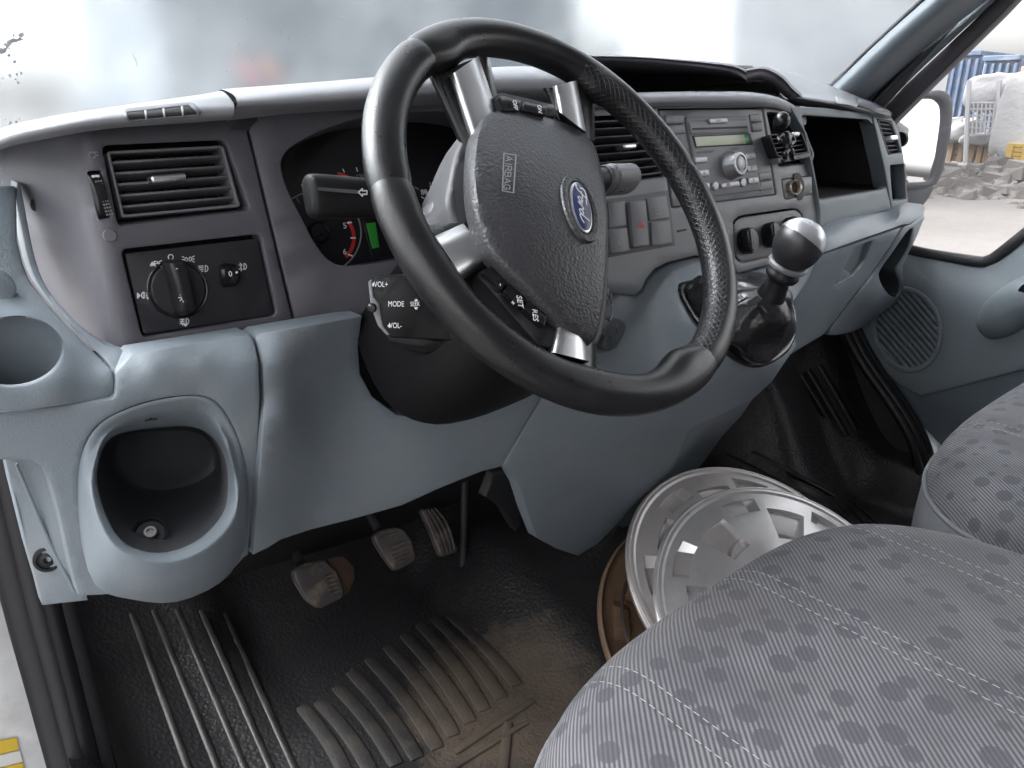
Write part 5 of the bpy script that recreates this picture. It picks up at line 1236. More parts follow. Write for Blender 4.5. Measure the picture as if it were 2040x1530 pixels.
pedal('brake_pedal', 'ribbed black brake pedal, middle of the three pedals', [(745, 1066), (760, 1056), (790, 1049), (808, 1056), (822, 1080), (830, 1114), (822, 1122), (788, 1139), (768, 1112), (748, 1080)], .93, [(760, 1060, .01), (748, 1020, .04), (735, 970, .06)],
    [((757, 1073), (798, 1058)), ((780, 1088), (816, 1077)), ((778, 1098), (814, 1087)), ((780, 1107), (812, 1097)), ((784, 1115), (808, 1107)), ((788, 1122), (804, 1117))])
ta, PAC = pedal('accelerator_pedal', 'curved ribbed accelerator pedal, rightmost of the three pedals', [(838, 1014), (860, 1011), (878, 1028), (896, 1056), (913, 1094), (910, 1100), (880, 1111), (872, 1092), (858, 1056)], .95, None, [])
for d in (0, 1, 2, 3):
    pts = [(846+d*6.5, 1018-d*2), (862+d*7.5, 1046-d*4), (876+d*7.5, 1078-d*4), (884+d*7, 1104-d*3)]
    sweep('rib', [PAC(x, y, .0015) for x, y in pts], .0022, PEDAL, ta, seg=6)
# rod and bracket under the dash
ub = thing('under_dash_bracket', tuple(at(920, 1140, .96)), 'thin dark rod and bracket beside the accelerator pedal', 'bracket')
sweep('rod', [at(926, 930, .97), at(924, 1040, .96), at(921, 1148, .95)], .0065, mat('dark_steel', (.05, .05, .055), .4, metal=.3), ub, seg=10)
skin('bracket_plate', [(985, 945), (1012, 935), (1040, 1040), (1030, 1060), (1000, 1010), (968, 990)], yplane(.7, .88, .3), DARK, ub, thick=.02)

# ------------------------------------------------------------------ three wheel trims stacked behind the driver's seat
def scratched(name, col, metal, rough):
    m = mat(name, col, rough, metal=metal, var=.06, vscale=9, rvar=.1, dirt=(.30, .28, .26), dirt_amt=.22, dscale=30, bump=.12, bscale=300)
    return m
SILV = scratched('silver_plastic', (.62, .61, .61), .6, .30)
BRN = mat('brown_plastic_back', (.17, .105, .065), .6, var=.2, vscale=12, bump=.2, bscale=200, dirt=(.10, .06, .04), dirt_amt=.6, dscale=20)
def wheel_trim(label, c, el, az, m, spin, flip=False, mlip=None):
    n = V((math.cos(el)*math.sin(az), -math.cos(el)*math.cos(az), math.sin(el)))
    a = n.cross(V((0, 0, 1))).normalized(); b = a.cross(n)
    if flip: n = -n; a = -a
    t = thing('wheel_trim', tuple(V(c)-V((0, 0, .1))), label, 'wheel trim', 'wheel trims on the floor')
    RR = .2; base_t = [0, .10, .20, .27, .285, .30, .315, .36, .43, .5]; base_t = base_t+[1-q for q in base_t[-2::-1]][:-1]
    TH = [spin+(two/7)*(k+q) for k in range(7) for q in base_t]; NT = len(TH); rs = [.002, .012, .024, .030, .036, .044, .052, .056, .060, .066, .074, .084, .094, .098, .1000, .1015, .104, .110, .118, .128, .138, .146, .1505, .152, .1545, .156, .160, .168, .174, .1755, .180, .186, .190, .194, .1965, .1985, .2, .2, .197]
    def h(r, th):
        z = .034*(1-(r/.2)**2.2)
        if r > .186: z += .004*math.sin((r-.186)/.014*math.pi)
        if r < .056: z += .004
        k = (th-spin) % (two/7); f = abs(k-two/14)/(two/14)      # 0 at window centre
        w = (1-sstep(.405, .43, f))
        win = sstep(.0995, .1018, r)*(1-sstep(.1540, .1562, r))*w
        z -= .020*win*(.35+.65*(1-(r-.1)/.06 if r < .16 else 0))
        f2 = 1-f
        w2 = (1-sstep(.20, .42, f2))*sstep(.1500, .1522, r)*(1-sstep(.1735, .1757, r))
        z -= .010*w2
        if .056 <= r < .094: z -= .0015*(1-sstep(.2, .8, f))
        return z
    vs = []; fs = []
    for i, r in enumerate(rs):
        for j in range(NT):
            th = TH[j]
            z = h(r, th) if i < len(rs)-2 else (-.004 if i == len(rs)-2 else -.012)
            vs.append(V(c)+(a*math.cos(th)+b*math.sin(th))*r+n*z)
    for i in range(len(rs)-1):
        for j in range(NT):
            k = ((TH[j]+(TH[j+1] if j+1 < NT else TH[0]+two))/2-spin) % (two/7); f = abs(k-two/14)/(two/14); rm = (rs[i]+rs[i+1])/2
            if .1016 < rm < .113 and f < .40: continue
            fs.append((i*NT+j, i*NT+(j+1) % NT, (i+1)*NT+(j+1) % NT, (i+1)*NT+j))
    disc = mk('disc', vs, fs, m, t, sharp=24, towards=V(c)+n*3)
    s = disc.modifiers.new('solid', 'SOLIDIFY'); s.thickness = .0025; s.offset = -1
    sweep('outer_ring', [V(c)+(a*math.cos(q)+b*math.sin(q))*.196+n*.0035 for q in np.linspace(0, two, 90, endpoint=False)], .0028, m, t, seg=8, n=1, closed=True)
    sweep('clip_ring', [V(c)+(a*math.cos(q)+b*math.sin(q))*.165-n*.012 for q in np.linspace(0, two, 60, endpoint=False)], .002, STEEL, t, seg=6, n=1, closed=True)
    lathe('center_cap', [(.026, -.002), (.026, .0395), (.024, .041), (.001, .0415)], c, n, m, t, seg=36)
    return t
wheel_trim('silver wheel trim on top of the stack behind the driver seat', (.905, .450, .137), R(56.9), R(-24), SILV, .62)
wheel_trim('silver wheel trim in the middle of the stack on the floor', (.912, .512, .152), R(59), R(-18.5), scratched('dull_silver_plastic', (.50, .47, .465), .5, .36), .25)
wheel_trim('brown inner side of a wheel trim, lowest of the stack', (.865, .520, .080), R(60), R(-20), BRN, .1, flip=True)

# ------------------------------------------------------------------ seats
def fabric(name, side=False):
    m = bpy.data.materials.new(name); m.use_nodes = True; N, L = nt(m); b = N['Principled BSDF']
    b.inputs['Roughness'].default_value = .9; b.inputs['Specular IOR Level'].default_value = .15
    b.inputs['Sheen Weight'].default_value = .06
    uv = N.new('ShaderNodeUVMap'); uv.uv_map = 'UVMap'
    sep = N.new('ShaderNodeSeparateXYZ'); L.new(uv.outputs[0], sep.inputs[0])
    def mth(op, a, bb=None, c=None):
        n = N.new('ShaderNodeMath'); n.operation = op
        for i, q in enumerate((a, bb, c)):
            if q is None: continue
            if isinstance(q, (int, float)): n.inputs[i].default_value = q
            else: L.new(q, n.inputs[i])
        return n.outputs[0]
    nz = N.new('ShaderNodeTexNoise'); nz.inputs['Scale'].default_value = 9; nz.inputs['Detail'].default_value = 5; L.new(uv.outputs[0], nz.inputs['Vector'])
    ph = mth('SUBTRACT', mth('MULTIPLY', sep.outputs['X'], .731), mth('MULTIPLY', sep.outputs['Y'], .682))
    ph = mth('ADD', ph, mth('MULTIPLY', nz.outputs['Fac'], .0012))
    st = mth('ADD', mth('MULTIPLY', mth('SINE', mth('MULTIPLY', ph, 2*math.pi/.0036)), .5), .5)
    # yarn twist along each stripe
    ph2 = mth('ADD', mth('MULTIPLY', sep.outputs['X'], .682), mth('MULTIPLY', sep.outputs['Y'], .731))
    tw = mth('ADD', mth('MULTIPLY', mth('SINE', mth('MULTIPLY', ph2, 2*math.pi/.0016)), .12), .88)
    vo = N.new('ShaderNodeTexVoronoi'); vo.inputs['Scale'].default_value = 40; vo.inputs['Randomness'].default_value = .5
    mp = N.new('ShaderNodeMapping'); mp.inputs['Rotation'].default_value = (0, 0, R(20)); mp.inputs['Scale'].default_value = (1, 1.0, 1)
    L.new(uv.outputs[0], mp.inputs['Vector']); L.new(mp.outputs[0], vo.inputs['Vector'])
    spot = N.new('ShaderNodeMapRange'); spot.interpolation_type = 'SMOOTHSTEP'; spot.inputs['From Min'].default_value = .40; spot.inputs['From Max'].default_value = .33
    L.new(vo.outputs['Distance'], spot.inputs['Value'])
    # not every cell is filled
    sel = N.new('ShaderNodeSeparateColor'); L.new(vo.outputs['Color'], sel.inputs[0])
    on = mth('GREATER_THAN', sel.outputs[0], .10)
    sp = mth('MULTIPLY', spot.outputs[0], on)
    # stripes strong or faint by region
    n2 = N.new('ShaderNodeTexNoise'); n2.inputs['Scale'].default_value = 14; n2.inputs['Detail'].default_value = 3; L.new(uv.outputs[0], n2.inputs['Vector'])
    reg = N.new('ShaderNodeMapRange'); reg.inputs['From Min'].default_value = .35; reg.inputs['From Max'].default_value = .6; reg.inputs['To Min'].default_value = .55; reg.inputs['To Max'].default_value = 1.0
    L.new(n2.outputs['Fac'], reg.inputs['Value'])
    stt = mth('MULTIPLY', mth('MULTIPLY', st, reg.outputs[0]), tw)
    stt = mth('MULTIPLY', stt, mth('SUBTRACT', 1.0, mth('MULTIPLY', sp, .5)))
    mx = N.new('ShaderNodeMix'); mx.data_type = 'RGBA'; mx.inputs['A'].default_value = (.034, .034, .039, 1); mx.inputs['B'].default_value = (.128, .128, .140, 1)
    L.new(stt, mx.inputs['Factor'])
    mx2 = N.new('ShaderNodeMix'); mx2.data_type = 'RGBA'; mx2.inputs['B'].default_value = (.040, .041, .050, 1); L.new(mx.outputs['Result'], mx2.inputs['A'])
    L.new(mth('MULTIPLY', sp, .5), mx2.inputs['Factor'])
    # soiling
    n3 = N.new('ShaderNodeTexNoise'); n3.inputs['Scale'].default_value = 5; n3.inputs['Detail'].default_value = 6; L.new(uv.outputs[0], n3.inputs['Vector'])
    so = N.new('ShaderNodeMapRange'); so.inputs['From Min'].default_value = .5; so.inputs['From Max'].default_value = .75; so.inputs['To Max'].default_value = .35
    L.new(n3.outputs['Fac'], so.inputs['Value'])
    mx3 = N.new('ShaderNodeMix'); mx3.data_type = 'RGBA'; mx3.inputs['B'].default_value = (.062, .058, .051, 1); L.new(mx2.outputs['Result'], mx3.inputs['A']); L.new(so.outputs[0], mx3.inputs['Factor'])
    L.new(mx3.outputs['Result'], b.inputs['Base Color'])
    bp = N.new('ShaderNodeBump'); bp.inputs['Strength'].default_value = .45; bp.inputs['Distance'].default_value = .0007
    L.new(stt, bp.inputs['Height'])
    dip = None
    for sc_ in (.344, .514, .672, 1.03, 1.40):
        q = N.new('ShaderNodeMapRange'); q.interpolation_type = 'SMOOTHSTEP'; q.inputs['From Min'].default_value = .006; q.inputs['From Max'].default_value = .014
        L.new(mth('ABSOLUTE', mth('SUBTRACT', sep.outputs['X'], sc_)), q.inputs['Value'])
        dip = q.outputs[0] if dip is None else mth('MULTIPLY', dip, q.outputs[0])
    n4 = N.new('ShaderNodeTexNoise'); n4.inputs['Scale'].default_value = 22; n4.inputs['Detail'].default_value = 3; L.new(uv.outputs[0], n4.inputs['Vector'])
    bq = N.new('ShaderNodeBump'); bq.inputs['Strength'].default_value = .8; bq.inputs['Distance'].default_value = .0015
    L.new(mth('ADD', dip, mth('MULTIPLY', n4.outputs['Fac'], .5)), bq.inputs['Height']); L.new(bq.outputs['Normal'], bp.inputs['Normal'])
    L.new(bp.outputs['Normal'], b.inputs['Normal'])
    MATS[name] = m; return m
FAB = fabric('striped_seat_fabric')
GRC = mat('plain_grey_seat_cloth', (.105, .108, .118), .9, bump=.4, bscale=700, var=.08, vscale=10, spec=.2)
THR = mat('pale_stitching', (.19, .19, .20), .8)
def superpt(th, n=3.5):
    c, s = math.cos(th), math.sin(th)
    return math.copysign(abs(c)**(2/n), c), math.copysign(abs(s)**(2/n), s)
def seat(label, cx, al, ar, yf, yb, zt, stitches, roll=.062, zside=.22, tilt=.03):
    cy = (yf+yb)/2; b = (yf-yb)/2
    t = thing('seat', (cx, cy, 0), label, 'seat')
    NT = 160
    def plan(th, s):
        x, y = superpt(th); return cx+x*(al if x < 0 else ar)*s, cy+y*b*s
    def ztop(x, y, s):
        z = zt+tilt*(y-yf)*.6+.008*math.cos((x-cx)*16)*(1-s)
        if s > .80: z -= roll*(1-math.sqrt(max(0, 1-((s-.80)/.20)**2)))
        return z
    ss = [.0005, .12, .25, .4, .55, .68, .76, .80, .84, .88, .91, .94, .965, .982, .993, 1.0]
    vs = []; fs = []; uv = []
    for s in ss:
        for j in range(NT):
            x, y = plan(two*j/NT, s); z = ztop(x, y, s); vs.append((x, y, z))
            dx, dy = x-cx, y-cy; l = math.hypot(dx, dy) or 1
            e = max(0, (zt-z))*.75
            uv.append((x+dx/l*e, y+dy/l*e))
    for i in range(len(ss)-1):
        for j in range(NT): fs.append((i*NT+j, i*NT+(j+1) % NT, (i+1)*NT+(j+1) % NT, (i+1)*NT+j))
    mk('cushion', vs, fs, FAB, t, uv=uv, sharp=80, towards=(cx, cy, 9))
    vs = []; fs = []
    prof = [(1.0, 0), (1.012, -.012), (1.018, -.05), (1.016, -.10), (.99, -.15), (.95, -.175)]
    for s, dz in prof:
        for j in range(NT):
            x, y = plan(two*j/NT, s); vs.append((x, y, ztop(x, y, 1.0)+dz))
    for i in range(len(prof)-1):
        for j in range(NT): fs.append((i*NT+j, i*NT+(j+1) % NT, (i+1)*NT+(j+1) % NT, (i+1)*NT+j))
    mk('side_panel', vs, fs, GRC, t, sharp=80)
    sweep('piping', [V((*plan(q, 1.006), ztop(*plan(q, 1.0), 1.0)-.001)) for q in np.linspace(0, two, 120, endpoint=False)], .0032, GRC, t, seg=8, n=1, closed=True)
    vs = []; fs = []
    def norm(x, y): return ((abs(x-cx)/(al if x < cx else ar))**3.5+(abs(y-cy)/b)**3.5)**(1/3.5)
    for sx in stitches:
        y = yb+.25
        while y < yf:
            s0, s1_ = norm(sx, y), norm(sx, y+.005)
            if s1_ < .985:
                p, q = V((sx, y, ztop(sx, y, s0)+.0006)), V((sx, y+.0048, ztop(sx, y+.0048, s1_)+.0006)); k = len(vs)
                w = V((.00035, 0, 0)); u = V((0, 0, .0004)); vs += [p-w, p+w, q+w, q-w, (p+q)/2+u]
                fs += [(k, k+1, k+4), (k+1, k+2, k+4), (k+2, k+3, k+4), (k+3, k, k+4)]
            y += .0075
    if vs: mk('stitching', vs, fs, THR, t, smooth=False)['kind'] = 'stuff'
    rbox('seat_base', (cx, cy-.03, .16), ((1, 0, 0), (0, 1, 0), (0, 0, 1)), ((al+ar)*.82, b*1.55, .26), DARK, t, bevel=.02)
    # backrest behind the camera's view
    rows = []
    for z, yy, w in ((.40, yb-.02, .86), (.55, yb-.05, .95), (.80, yb-.10, .97), (1.0, yb-.14, .9), (1.06, yb-.17, .7)):
        rows.append([(cx-al*w, yy-.08, z), (cx-al*w*.95, yy, z), (cx-al*w*.5, yy+.03, z), (cx, yy+.02, z), (cx+ar*w*.5, yy+.03, z), (cx+ar*w*.95, yy, z), (cx+ar*w, yy-.08, z)])
    loft('backrest', rows, GRC, t, su=3, sv=4, solid=.03, towards=(cx, 3, .8))
    return t
seat('grey striped and dotted driver seat cushion with stitched lines, nearest the camera', .51, .305, .268, .336, -.25, .446, (.335, .353, .505, .523, .663, .681))
seat('wide grey dotted passenger bench seat with plain grey side panel', 1.23, .405, .40, .346, -.24, .446, (1.02, 1.04, 1.40))

# ------------------------------------------------------------------ passenger door
door = thing('passenger_door', (1.68, .4, .1), 'blue-grey passenger door trim with round speaker grille and window', 'door')
drD = TPS([(1800, 505, 1.695), (1948, 535, 1.695), (2060, 470, 1.695), (2250, 340, 1.695), (1830, 560, 1.665), (1950, 580, 1.655), (2100, 520, 1.65), (2250, 480, 1.65), (1760, 600, 1.68), (1800, 660, 1.672), (1950, 720, 1.66), (2100, 680, 1.655), (1835, 790, 1.668), (2040, 738, 1.658), (1845, 870, 1.690), (2250, 900, 1.69), (2250, 700, 1.655), (1700, 655, 1.70)], 'X')
SPK_H = spline(ell(1806, 657, 68, 84, 18, -12), 2, True)
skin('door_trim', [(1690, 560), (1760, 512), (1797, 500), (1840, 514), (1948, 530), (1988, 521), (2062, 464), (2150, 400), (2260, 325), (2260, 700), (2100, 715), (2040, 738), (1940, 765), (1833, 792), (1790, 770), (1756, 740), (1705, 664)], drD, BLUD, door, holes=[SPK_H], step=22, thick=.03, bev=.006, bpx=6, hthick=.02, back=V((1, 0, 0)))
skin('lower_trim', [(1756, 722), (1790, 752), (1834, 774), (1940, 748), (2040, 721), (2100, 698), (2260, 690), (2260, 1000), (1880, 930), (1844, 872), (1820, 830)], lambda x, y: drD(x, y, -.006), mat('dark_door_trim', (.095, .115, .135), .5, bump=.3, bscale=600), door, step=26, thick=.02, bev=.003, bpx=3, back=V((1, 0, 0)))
# speaker grille
skd = skin('speaker_grille', spline(ell(1806, 657, 70, 86, 18, -12), 2, True), lambda x, y: drD(x, y, -.016), DARK, door, thick=.005, bpx=2, back=V((1, 0, 0)))
skin('grille_ring', spline(ell(1806, 657, 71, 87, 18, -12), 2, True), lambda x, y: drD(x, y, .002), BLUD, skd, holes=[spline(ell(1806, 657, 61, 76, 18, -12), 2, True)], thick=.02, hthick=.016, bpx=2.5, bev=.002, back=V((1, 0, 0)))
dvx, dvy = .655, .755
def ellclip(off, rx, ry, rot):
    pts = []
    px0, py0 = 1806-dvy*off, 657+dvx*off
    c, s = math.cos(R(-rot)), math.sin(R(-rot))
    T = [t for t in np.linspace(-110, 110, 400) if (((px0+dvx*t-1806)*c-(py0+dvy*t-657)*s)/rx)**2+(((px0+dvx*t-1806)*s+(py0+dvy*t-657)*c)/ry)**2 < 1]
    if len(T) < 8: return None
    return (px0+dvx*T[0], py0+dvy*T[0]), (px0+dvx*T[-1], py0+dvy*T[-1])
for o in np.arange(-66, 67, 10.4):
    ab = ellclip(o, 63, 78, -12)
    if not ab: continue
    (x0, y0), (x1, y1) = ab; q = 3.2
    skin('grille_slat', [(x0-dvy*q, y0+dvx*q), (x0+dvy*q, y0-dvx*q), (x1+dvy*q, y1-dvx*q), (x1-dvy*q, y1+dvx*q)], lambda x, y: drD(x, y, -.001), BLUD, skd, thick=.010, bpx=1, bev=.001, step=40, back=V((1, 0, 0)))
for o in (-22, 24):
    a = (1806+dvx*o-55*dvy, 657+dvy*o+55*dvx); b = (1806+dvx*o+55*dvy, 657+dvy*o-55*dvx)
    sweep('grille_bar', [drD(*a, -.005), drD(*b, -.005)], .0016, BLUD, skd, seg=6, n=2)
# pull handle housing with its switch
pa, pb = drD(1950, 665, .0), drD(2085, 560, .0); hd = (pb-pa).normalized(); hn = V((-1, 0, .1)).normalized(); hw = hd.cross(hn).normalized()
rows = []
for t, w, hgt in ((0, .008, .004), (.08, .026, .020), (.3, .040, .040), (.6, .042, .052), (.85, .034, .050), (1, .02, .03)):
    c = pa+(pb-pa)*t
    rows.append([c+hw*w*math.cos(q)+hn*(hgt*max(0, math.sin(q))**.8-.01) for q in np.linspace(-.25, math.pi+.25, 12)])
ph_ = loft('pull_handle', rows, BLUD, door, su=2, sv=4, cap=True)
skin('handle_switch', spline(ell(2040, 588, 16, 26, 14, 25), 2, True), TPS([(2020, 560, 1.606), (2060, 560, 1.600), (2020, 620, 1.610), (2060, 620, 1.604)], 'X'), BLK, ph_, thick=.01, bpx=3, back=V((1, 0, 0)))
# window gasket, frame and glass
gk = [(1786, 478), (1800, 492), (1840, 504), (1948, 521), (1968, 519), (1988, 508), (2062, 450), (2150, 384), (2260, 305)]
skin('kick_panel', [(1500, 560), (1720, 560), (1780, 700), (1880, 900), (1800, 1000), (1500, 800)], Plane((1.705, .9, .3), (-1, 0, 0)), DARK, door, thick=.01)
sweep('window_gasket', [at(x, y, X=1.70) for x, y in gk], .011, SEAL, door, seg=10)
skin('window_frame', [(1760, 262), (1800, 222), (1870, 152), (1994, 30), (2030, -8), (2200, -180), (2260, -230), (2225, -262), (2150, -190), (1988, -6), (1930, 50), (1800, 172), (1764, 212), (1745, 240)], TPS([(1760, 250, 1.70), (1830, 170, 1.69), (2000, 10, 1.665), (2240, -240, 1.62)], 'X'), mat('dark_frame', (.045, .043, .050), .5, bump=.2, bscale=500), door, thick=.03, bpx=2, step=30, back=V((1, 0, 0)))
sweep('frame_strip', [at(x, y, X=xx) for x, y, xx in ((1754, 214, 1.69), (1782, 180, 1.685), (1840, 122, 1.675), (1975, -4, 1.655), (2200, -215, 1.61))], .0085, BLUD, door, seg=10)
GLS = bpy.data.materials.new('dusty_side_glass'); GLS.use_nodes = True
N, L = nt(GLS); N.remove(N['Principled BSDF']); out = N['Material Output']
tr = N.new('ShaderNodeBsdfTransparent'); gs = N.new('ShaderNodeBsdfGlossy'); gs.inputs['Roughness'].default_value = .03
df = N.new('ShaderNodeBsdfTranslucent'); df.inputs['Color'].default_value = (.8, .8, .82, 1)
m1 = N.new('ShaderNodeMixShader'); m2 = N.new('ShaderNodeMixShader'); fz = N.new('ShaderNodeFresnel'); fz.inputs['IOR'].default_value = 1.45
nz = N.new('ShaderNodeTexNoise'); nz.inputs['Scale'].default_value = 14; nz.inputs['Detail'].default_value = 6; tc = N.new('ShaderNodeTexCoord'); L.new(tc.outputs['Object'], nz.inputs['Vector'])
mr = N.new('ShaderNodeMapRange'); mr.inputs['To Min'].default_value = .02; mr.inputs['To Max'].default_value = .07; L.new(nz.outputs['Fac'], mr.inputs['Value'])
L.new(mr.outputs[0], m1.inputs[0]); L.new(tr.outputs[0], m1.inputs[1]); L.new(df.outputs[0], m1.inputs[2])
L.new(fz.outputs[0], m2.inputs[0]); L.new(m1.outputs[0], m2.inputs[1]); L.new(gs.outputs[0], m2.inputs[2]); L.new(m2.outputs[0], out.inputs['Surface'])
skin('window_pane', [(1765, 250), (1800, 222), (1994, 30), (2230, -200), (2320, -200), (2320, 260), (2062, 450), (1988, 508), (1948, 521), (1840, 504), (1786, 480)], TPS([(1760, 250, 1.712), (1948, 521, 1.712), (2230, -200, 1.64), (2320, 260, 1.70)], 'X'), GLS, door, thick=.004, bpx=1, bev=.0005, step=60, back=V((1, 0, 0)))
# sill seals along the door opening on the floor side
ds = thing('passenger_sill', (1.6, .6, 0), 'black rubber seal and sill along the bottom of the passenger door', 'door sill')
for off, xx, rr in ((0, 1.655, .012), (-14, 1.635, .010), (12, 1.67, .010)):
    sweep('seal', [at(x+off, y, X=xx) for x, y in ((1690, 640), (1712, 690), (1742, 740), (1785, 800), (1822, 860), (1840, 910), (1850, 960))], rr, BLKM, ds, seg=10)
skin('sill_plate', [(1800, 830), (1835, 850), (1858, 880), (1900, 930), (1870, 980), (1838, 940)], TPS([(1800, 830, 1.68), (1858, 880, 1.68), (1838, 940, 1.66)], 'X'), WHITEP, ds, thick=.02, back=V((1, 0, 0)))

# ------------------------------------------------------------------ right A-pillar
apil = thing('windscreen_pillar', tuple(at(1700, 190, X=1.62)), 'blue-grey trim of the windscreen pillar on the passenger side', 'pillar')
A_ = []
for (xa, ya), dx, X0 in (((1652, 176), 0, 1.600), ((1750, 82), 1, 1.585), ((1846, -4), 2, 1.57), ((2080, -215), 3, 1.53)):
    A_.append((xa, ya, X0))
rows = []
for k, (xa, ya, X0) in enumerate(A_):
    w = (82, 98, 116, 150)[k]; dy = (24, 12, 8, 0)[k]
    rows.append([at(xa+w*s, ya+dy*s, X=X0+q) for s, q in ((0, .0), (.06, -.012), (.2, -.022), (.45, -.014), (.7, .016), (.9, .05), (1.0, .075))])
loft('pillar_trim', rows, BLUD, apil, su=4, sv=5)
sweep('windscreen_seal', [at(x, y, X=q) for x, y, q in ((1646, 178, 1.602), (1653, 172, 1.60), (1750, 82, 1.587), (1843, -4, 1.572), (2070, -215, 1.53))], .006, SEAL, apil, seg=8)
loft('door_seal', [[at(x, y, X=1.665), at(x+10, y+7, X=1.66), at(x+24, y+16, X=1.68)] for x, y in ((1722, 214), (1734, 198), (1800, 132), (1958, -14), (2200, -240))], MATS['dark_frame'], apil, su=4, sv=5)

# ------------------------------------------------------------------ fogged windscreen
def wsY(x, z): return 1.12-.80*(z-.78)-.26*abs((x-.86)/.78)**3.2
FOG = bpy.data.materials.new('fogged_glass'); FOG.use_nodes = True
N, L = nt(FOG); N.remove(N['Principled BSDF']); out = N['Material Output']
rf = N.new('ShaderNodeBsdfRefraction'); rf.inputs['IOR'].default_value = 1.12; rf.inputs['Roughness'].default_value = .24; rf.inputs['Color'].default_value = (.80, .83, .86, 1)
tl = N.new('ShaderNodeBsdfTranslucent'); tl.inputs['Color'].default_value = (.78, .81, .84, 1)
m1 = N.new('ShaderNodeMixShader')
tc = N.new('ShaderNodeTexCoord'); nz = N.new('ShaderNodeTexNoise'); nz.inputs['Scale'].default_value = 5; nz.inputs['Detail'].default_value = 8; nz.inputs['Roughness'].default_value = .65; L.new(tc.outputs['Object'], nz.inputs['Vector'])
mr = N.new('ShaderNodeMapRange'); mr.inputs['From Min'].default_value = .3; mr.inputs['From Max'].default_value = .7; mr.inputs['To Min'].default_value = .015; mr.inputs['To Max'].default_value = .06
rc = N.new('ShaderNodeValToRGB'); rc.color_ramp.elements[0].position = .3; rc.color_ramp.elements[1].position = .72; rc.color_ramp.elements[0].color = (.74, .765, .785, 1); rc.color_ramp.elements[1].color = (.82, .84, .855, 1)
L.new(nz.outputs['Fac'], rc.inputs['Fac']); L.new(rc.outputs['Color'], rf.inputs['Color'])
L.new(nz.outputs['Fac'], mr.inputs['Value']); L.new(mr.outputs[0], m1.inputs[0]); L.new(rf.outputs[0], m1.inputs[1]); L.new(tl.outputs[0], m1.inputs[2]); L.new(m1.outputs[0], out.inputs['Surface'])
rows = [[(x, wsY(x, z), z) for x in np.linspace(.0, 1.66, 15)] for z in (.70, .8, .9, 1.0, 1.1, 1.25, 1.40)]
wsn = loft('windscreen', rows, FOG, su=2, sv=2, towards=(.8, 0, .8), solid=.005)
tag(wsn, 'fogged and dirty windscreen glass behind the dashboard', 'windscreen')
def onglass(px, py):
    r = ray(px, py); t0, t1 = .3, 2.5
    for i in range(40):
        t = (t0+t1)/2; p = CAM+r*t
        if p.y > wsY(p.x, p.z): t1 = t
        else: t0 = t
    return CAM+r*(t0-.003)
vs = []; fs = []
def speck(px, py, s, n=6):
    p = onglass(px, py); k = len(vs)
    for i in range(n):
        a = two*i/n; rr = s*random.uniform(.5, 1.3); vs.append(p+RGT*math.cos(a)*rr+UPV*math.sin(a)*rr-FWD*.001)
    fs.append(tuple(range(k, k+n)))
for i in range(30): speck(random.gauss(24, 14), random.choice((random.gauss(160, 16), random.gauss(238, 8), random.gauss(90, 10))), random.choice((.0006, .001, .0016)))
for t in np.linspace(0, 1, 14): speck(2+42*t, 104-32*t+4*math.sin(t*9), .0016+.0008*math.sin(t*3.1))
speck(43, 71, .003); speck(1, 103, .003)
for i in range(40): speck(random.uniform(230, 740), random.uniform(20, 170), random.choice((.0004, .0006, .0008)))
for x0, y0 in ((266, 110), (560, 72), (470, 110)):
    for t in np.linspace(0, 1, 9): speck(x0+8*t+random.gauss(0, 1), y0-22*t*(-1 if x0 == 266 else 1), .0007)
tag(mk('windscreen_dirt', vs, fs, mat('dried_dirt', (.20, .20, .21), .8), smooth=False), 'dark dried specks and smears stuck on the windscreen', 'dirt', kind='stuff')

# ------------------------------------------------------------------ outside: mirror, yard
mir = thing('door_mirror', tuple(at(1840, 400, X=1.80)), 'dark-framed door mirror outside the passenger window', 'mirror')
MX = Plane(at(1840, 280, X=1.92), (-.50, -.855, .10))
hous = rp([(1770, 196), (1800, 183), (1880, 178), (1897, 190), (1901, 215), (1896, 270), (1880, 345), (1866, 372), (1790, 378), (1760, 360)], 14)
skin('mirror_housing', hous, MX, mat('mirror_housing_grey', (.045, .045, .055), .5), mir, holes=[rp([(1780, 205), (1806, 196), (1868, 195), (1882, 208), (1884, 235), (1874, 310), (1860, 354), (1852, 362), (1775, 366), (1770, 350)], 10)], thick=.07, hthick=.012, bpx=4, bev=.006)
skin('mirror_glass', rp([(1772, 202), (1806, 193), (1872, 192), (1886, 208), (1886, 240), (1876, 312), (1862, 356), (1852, 366), (1768, 370)], 8), MX.off(-.010), mat('mirror_silver', (.9, .9, .92), .03, metal=1.0), mir, thick=.01, bpx=1, bev=.0005)
skin('mirror_arm', [(1790, 372), (1866, 370), (1850, 398), (1832, 420), (1800, 415), (1780, 400)], MX.off(-.02), MATS['mirror_housing_grey'], mir, thick=.06, bpx=4, bev=.006)
GZ = -.65
GRD = mat('dusty_yard_ground', (.125, .117, .113), .95, bump=.4, bscale=6, bdist=.05, var=.22, vscale=.35, dirt=(.085, .076, .071), dirt_amt=.7, dscale=.18)
gv = []; gf = []
def gh(x, y): return GZ+.04*math.sin(x*.7)*math.sin(y*.6)
g = grid('ground', -60, 140, -60, 140, 100, 100, gh, GRD); tag(g, 'pale dusty ground of the yard outside', 'ground', kind='structure')
def gat(px, py, X=None, Y=None): return at(px, py, X=X, Y=Y)
CBLU = mat('blue_container_paint', (.045, .080, .145), .6, var=.15, vscale=2, dirt=(.30, .28, .27), dirt_amt=.45, dscale=1.6)
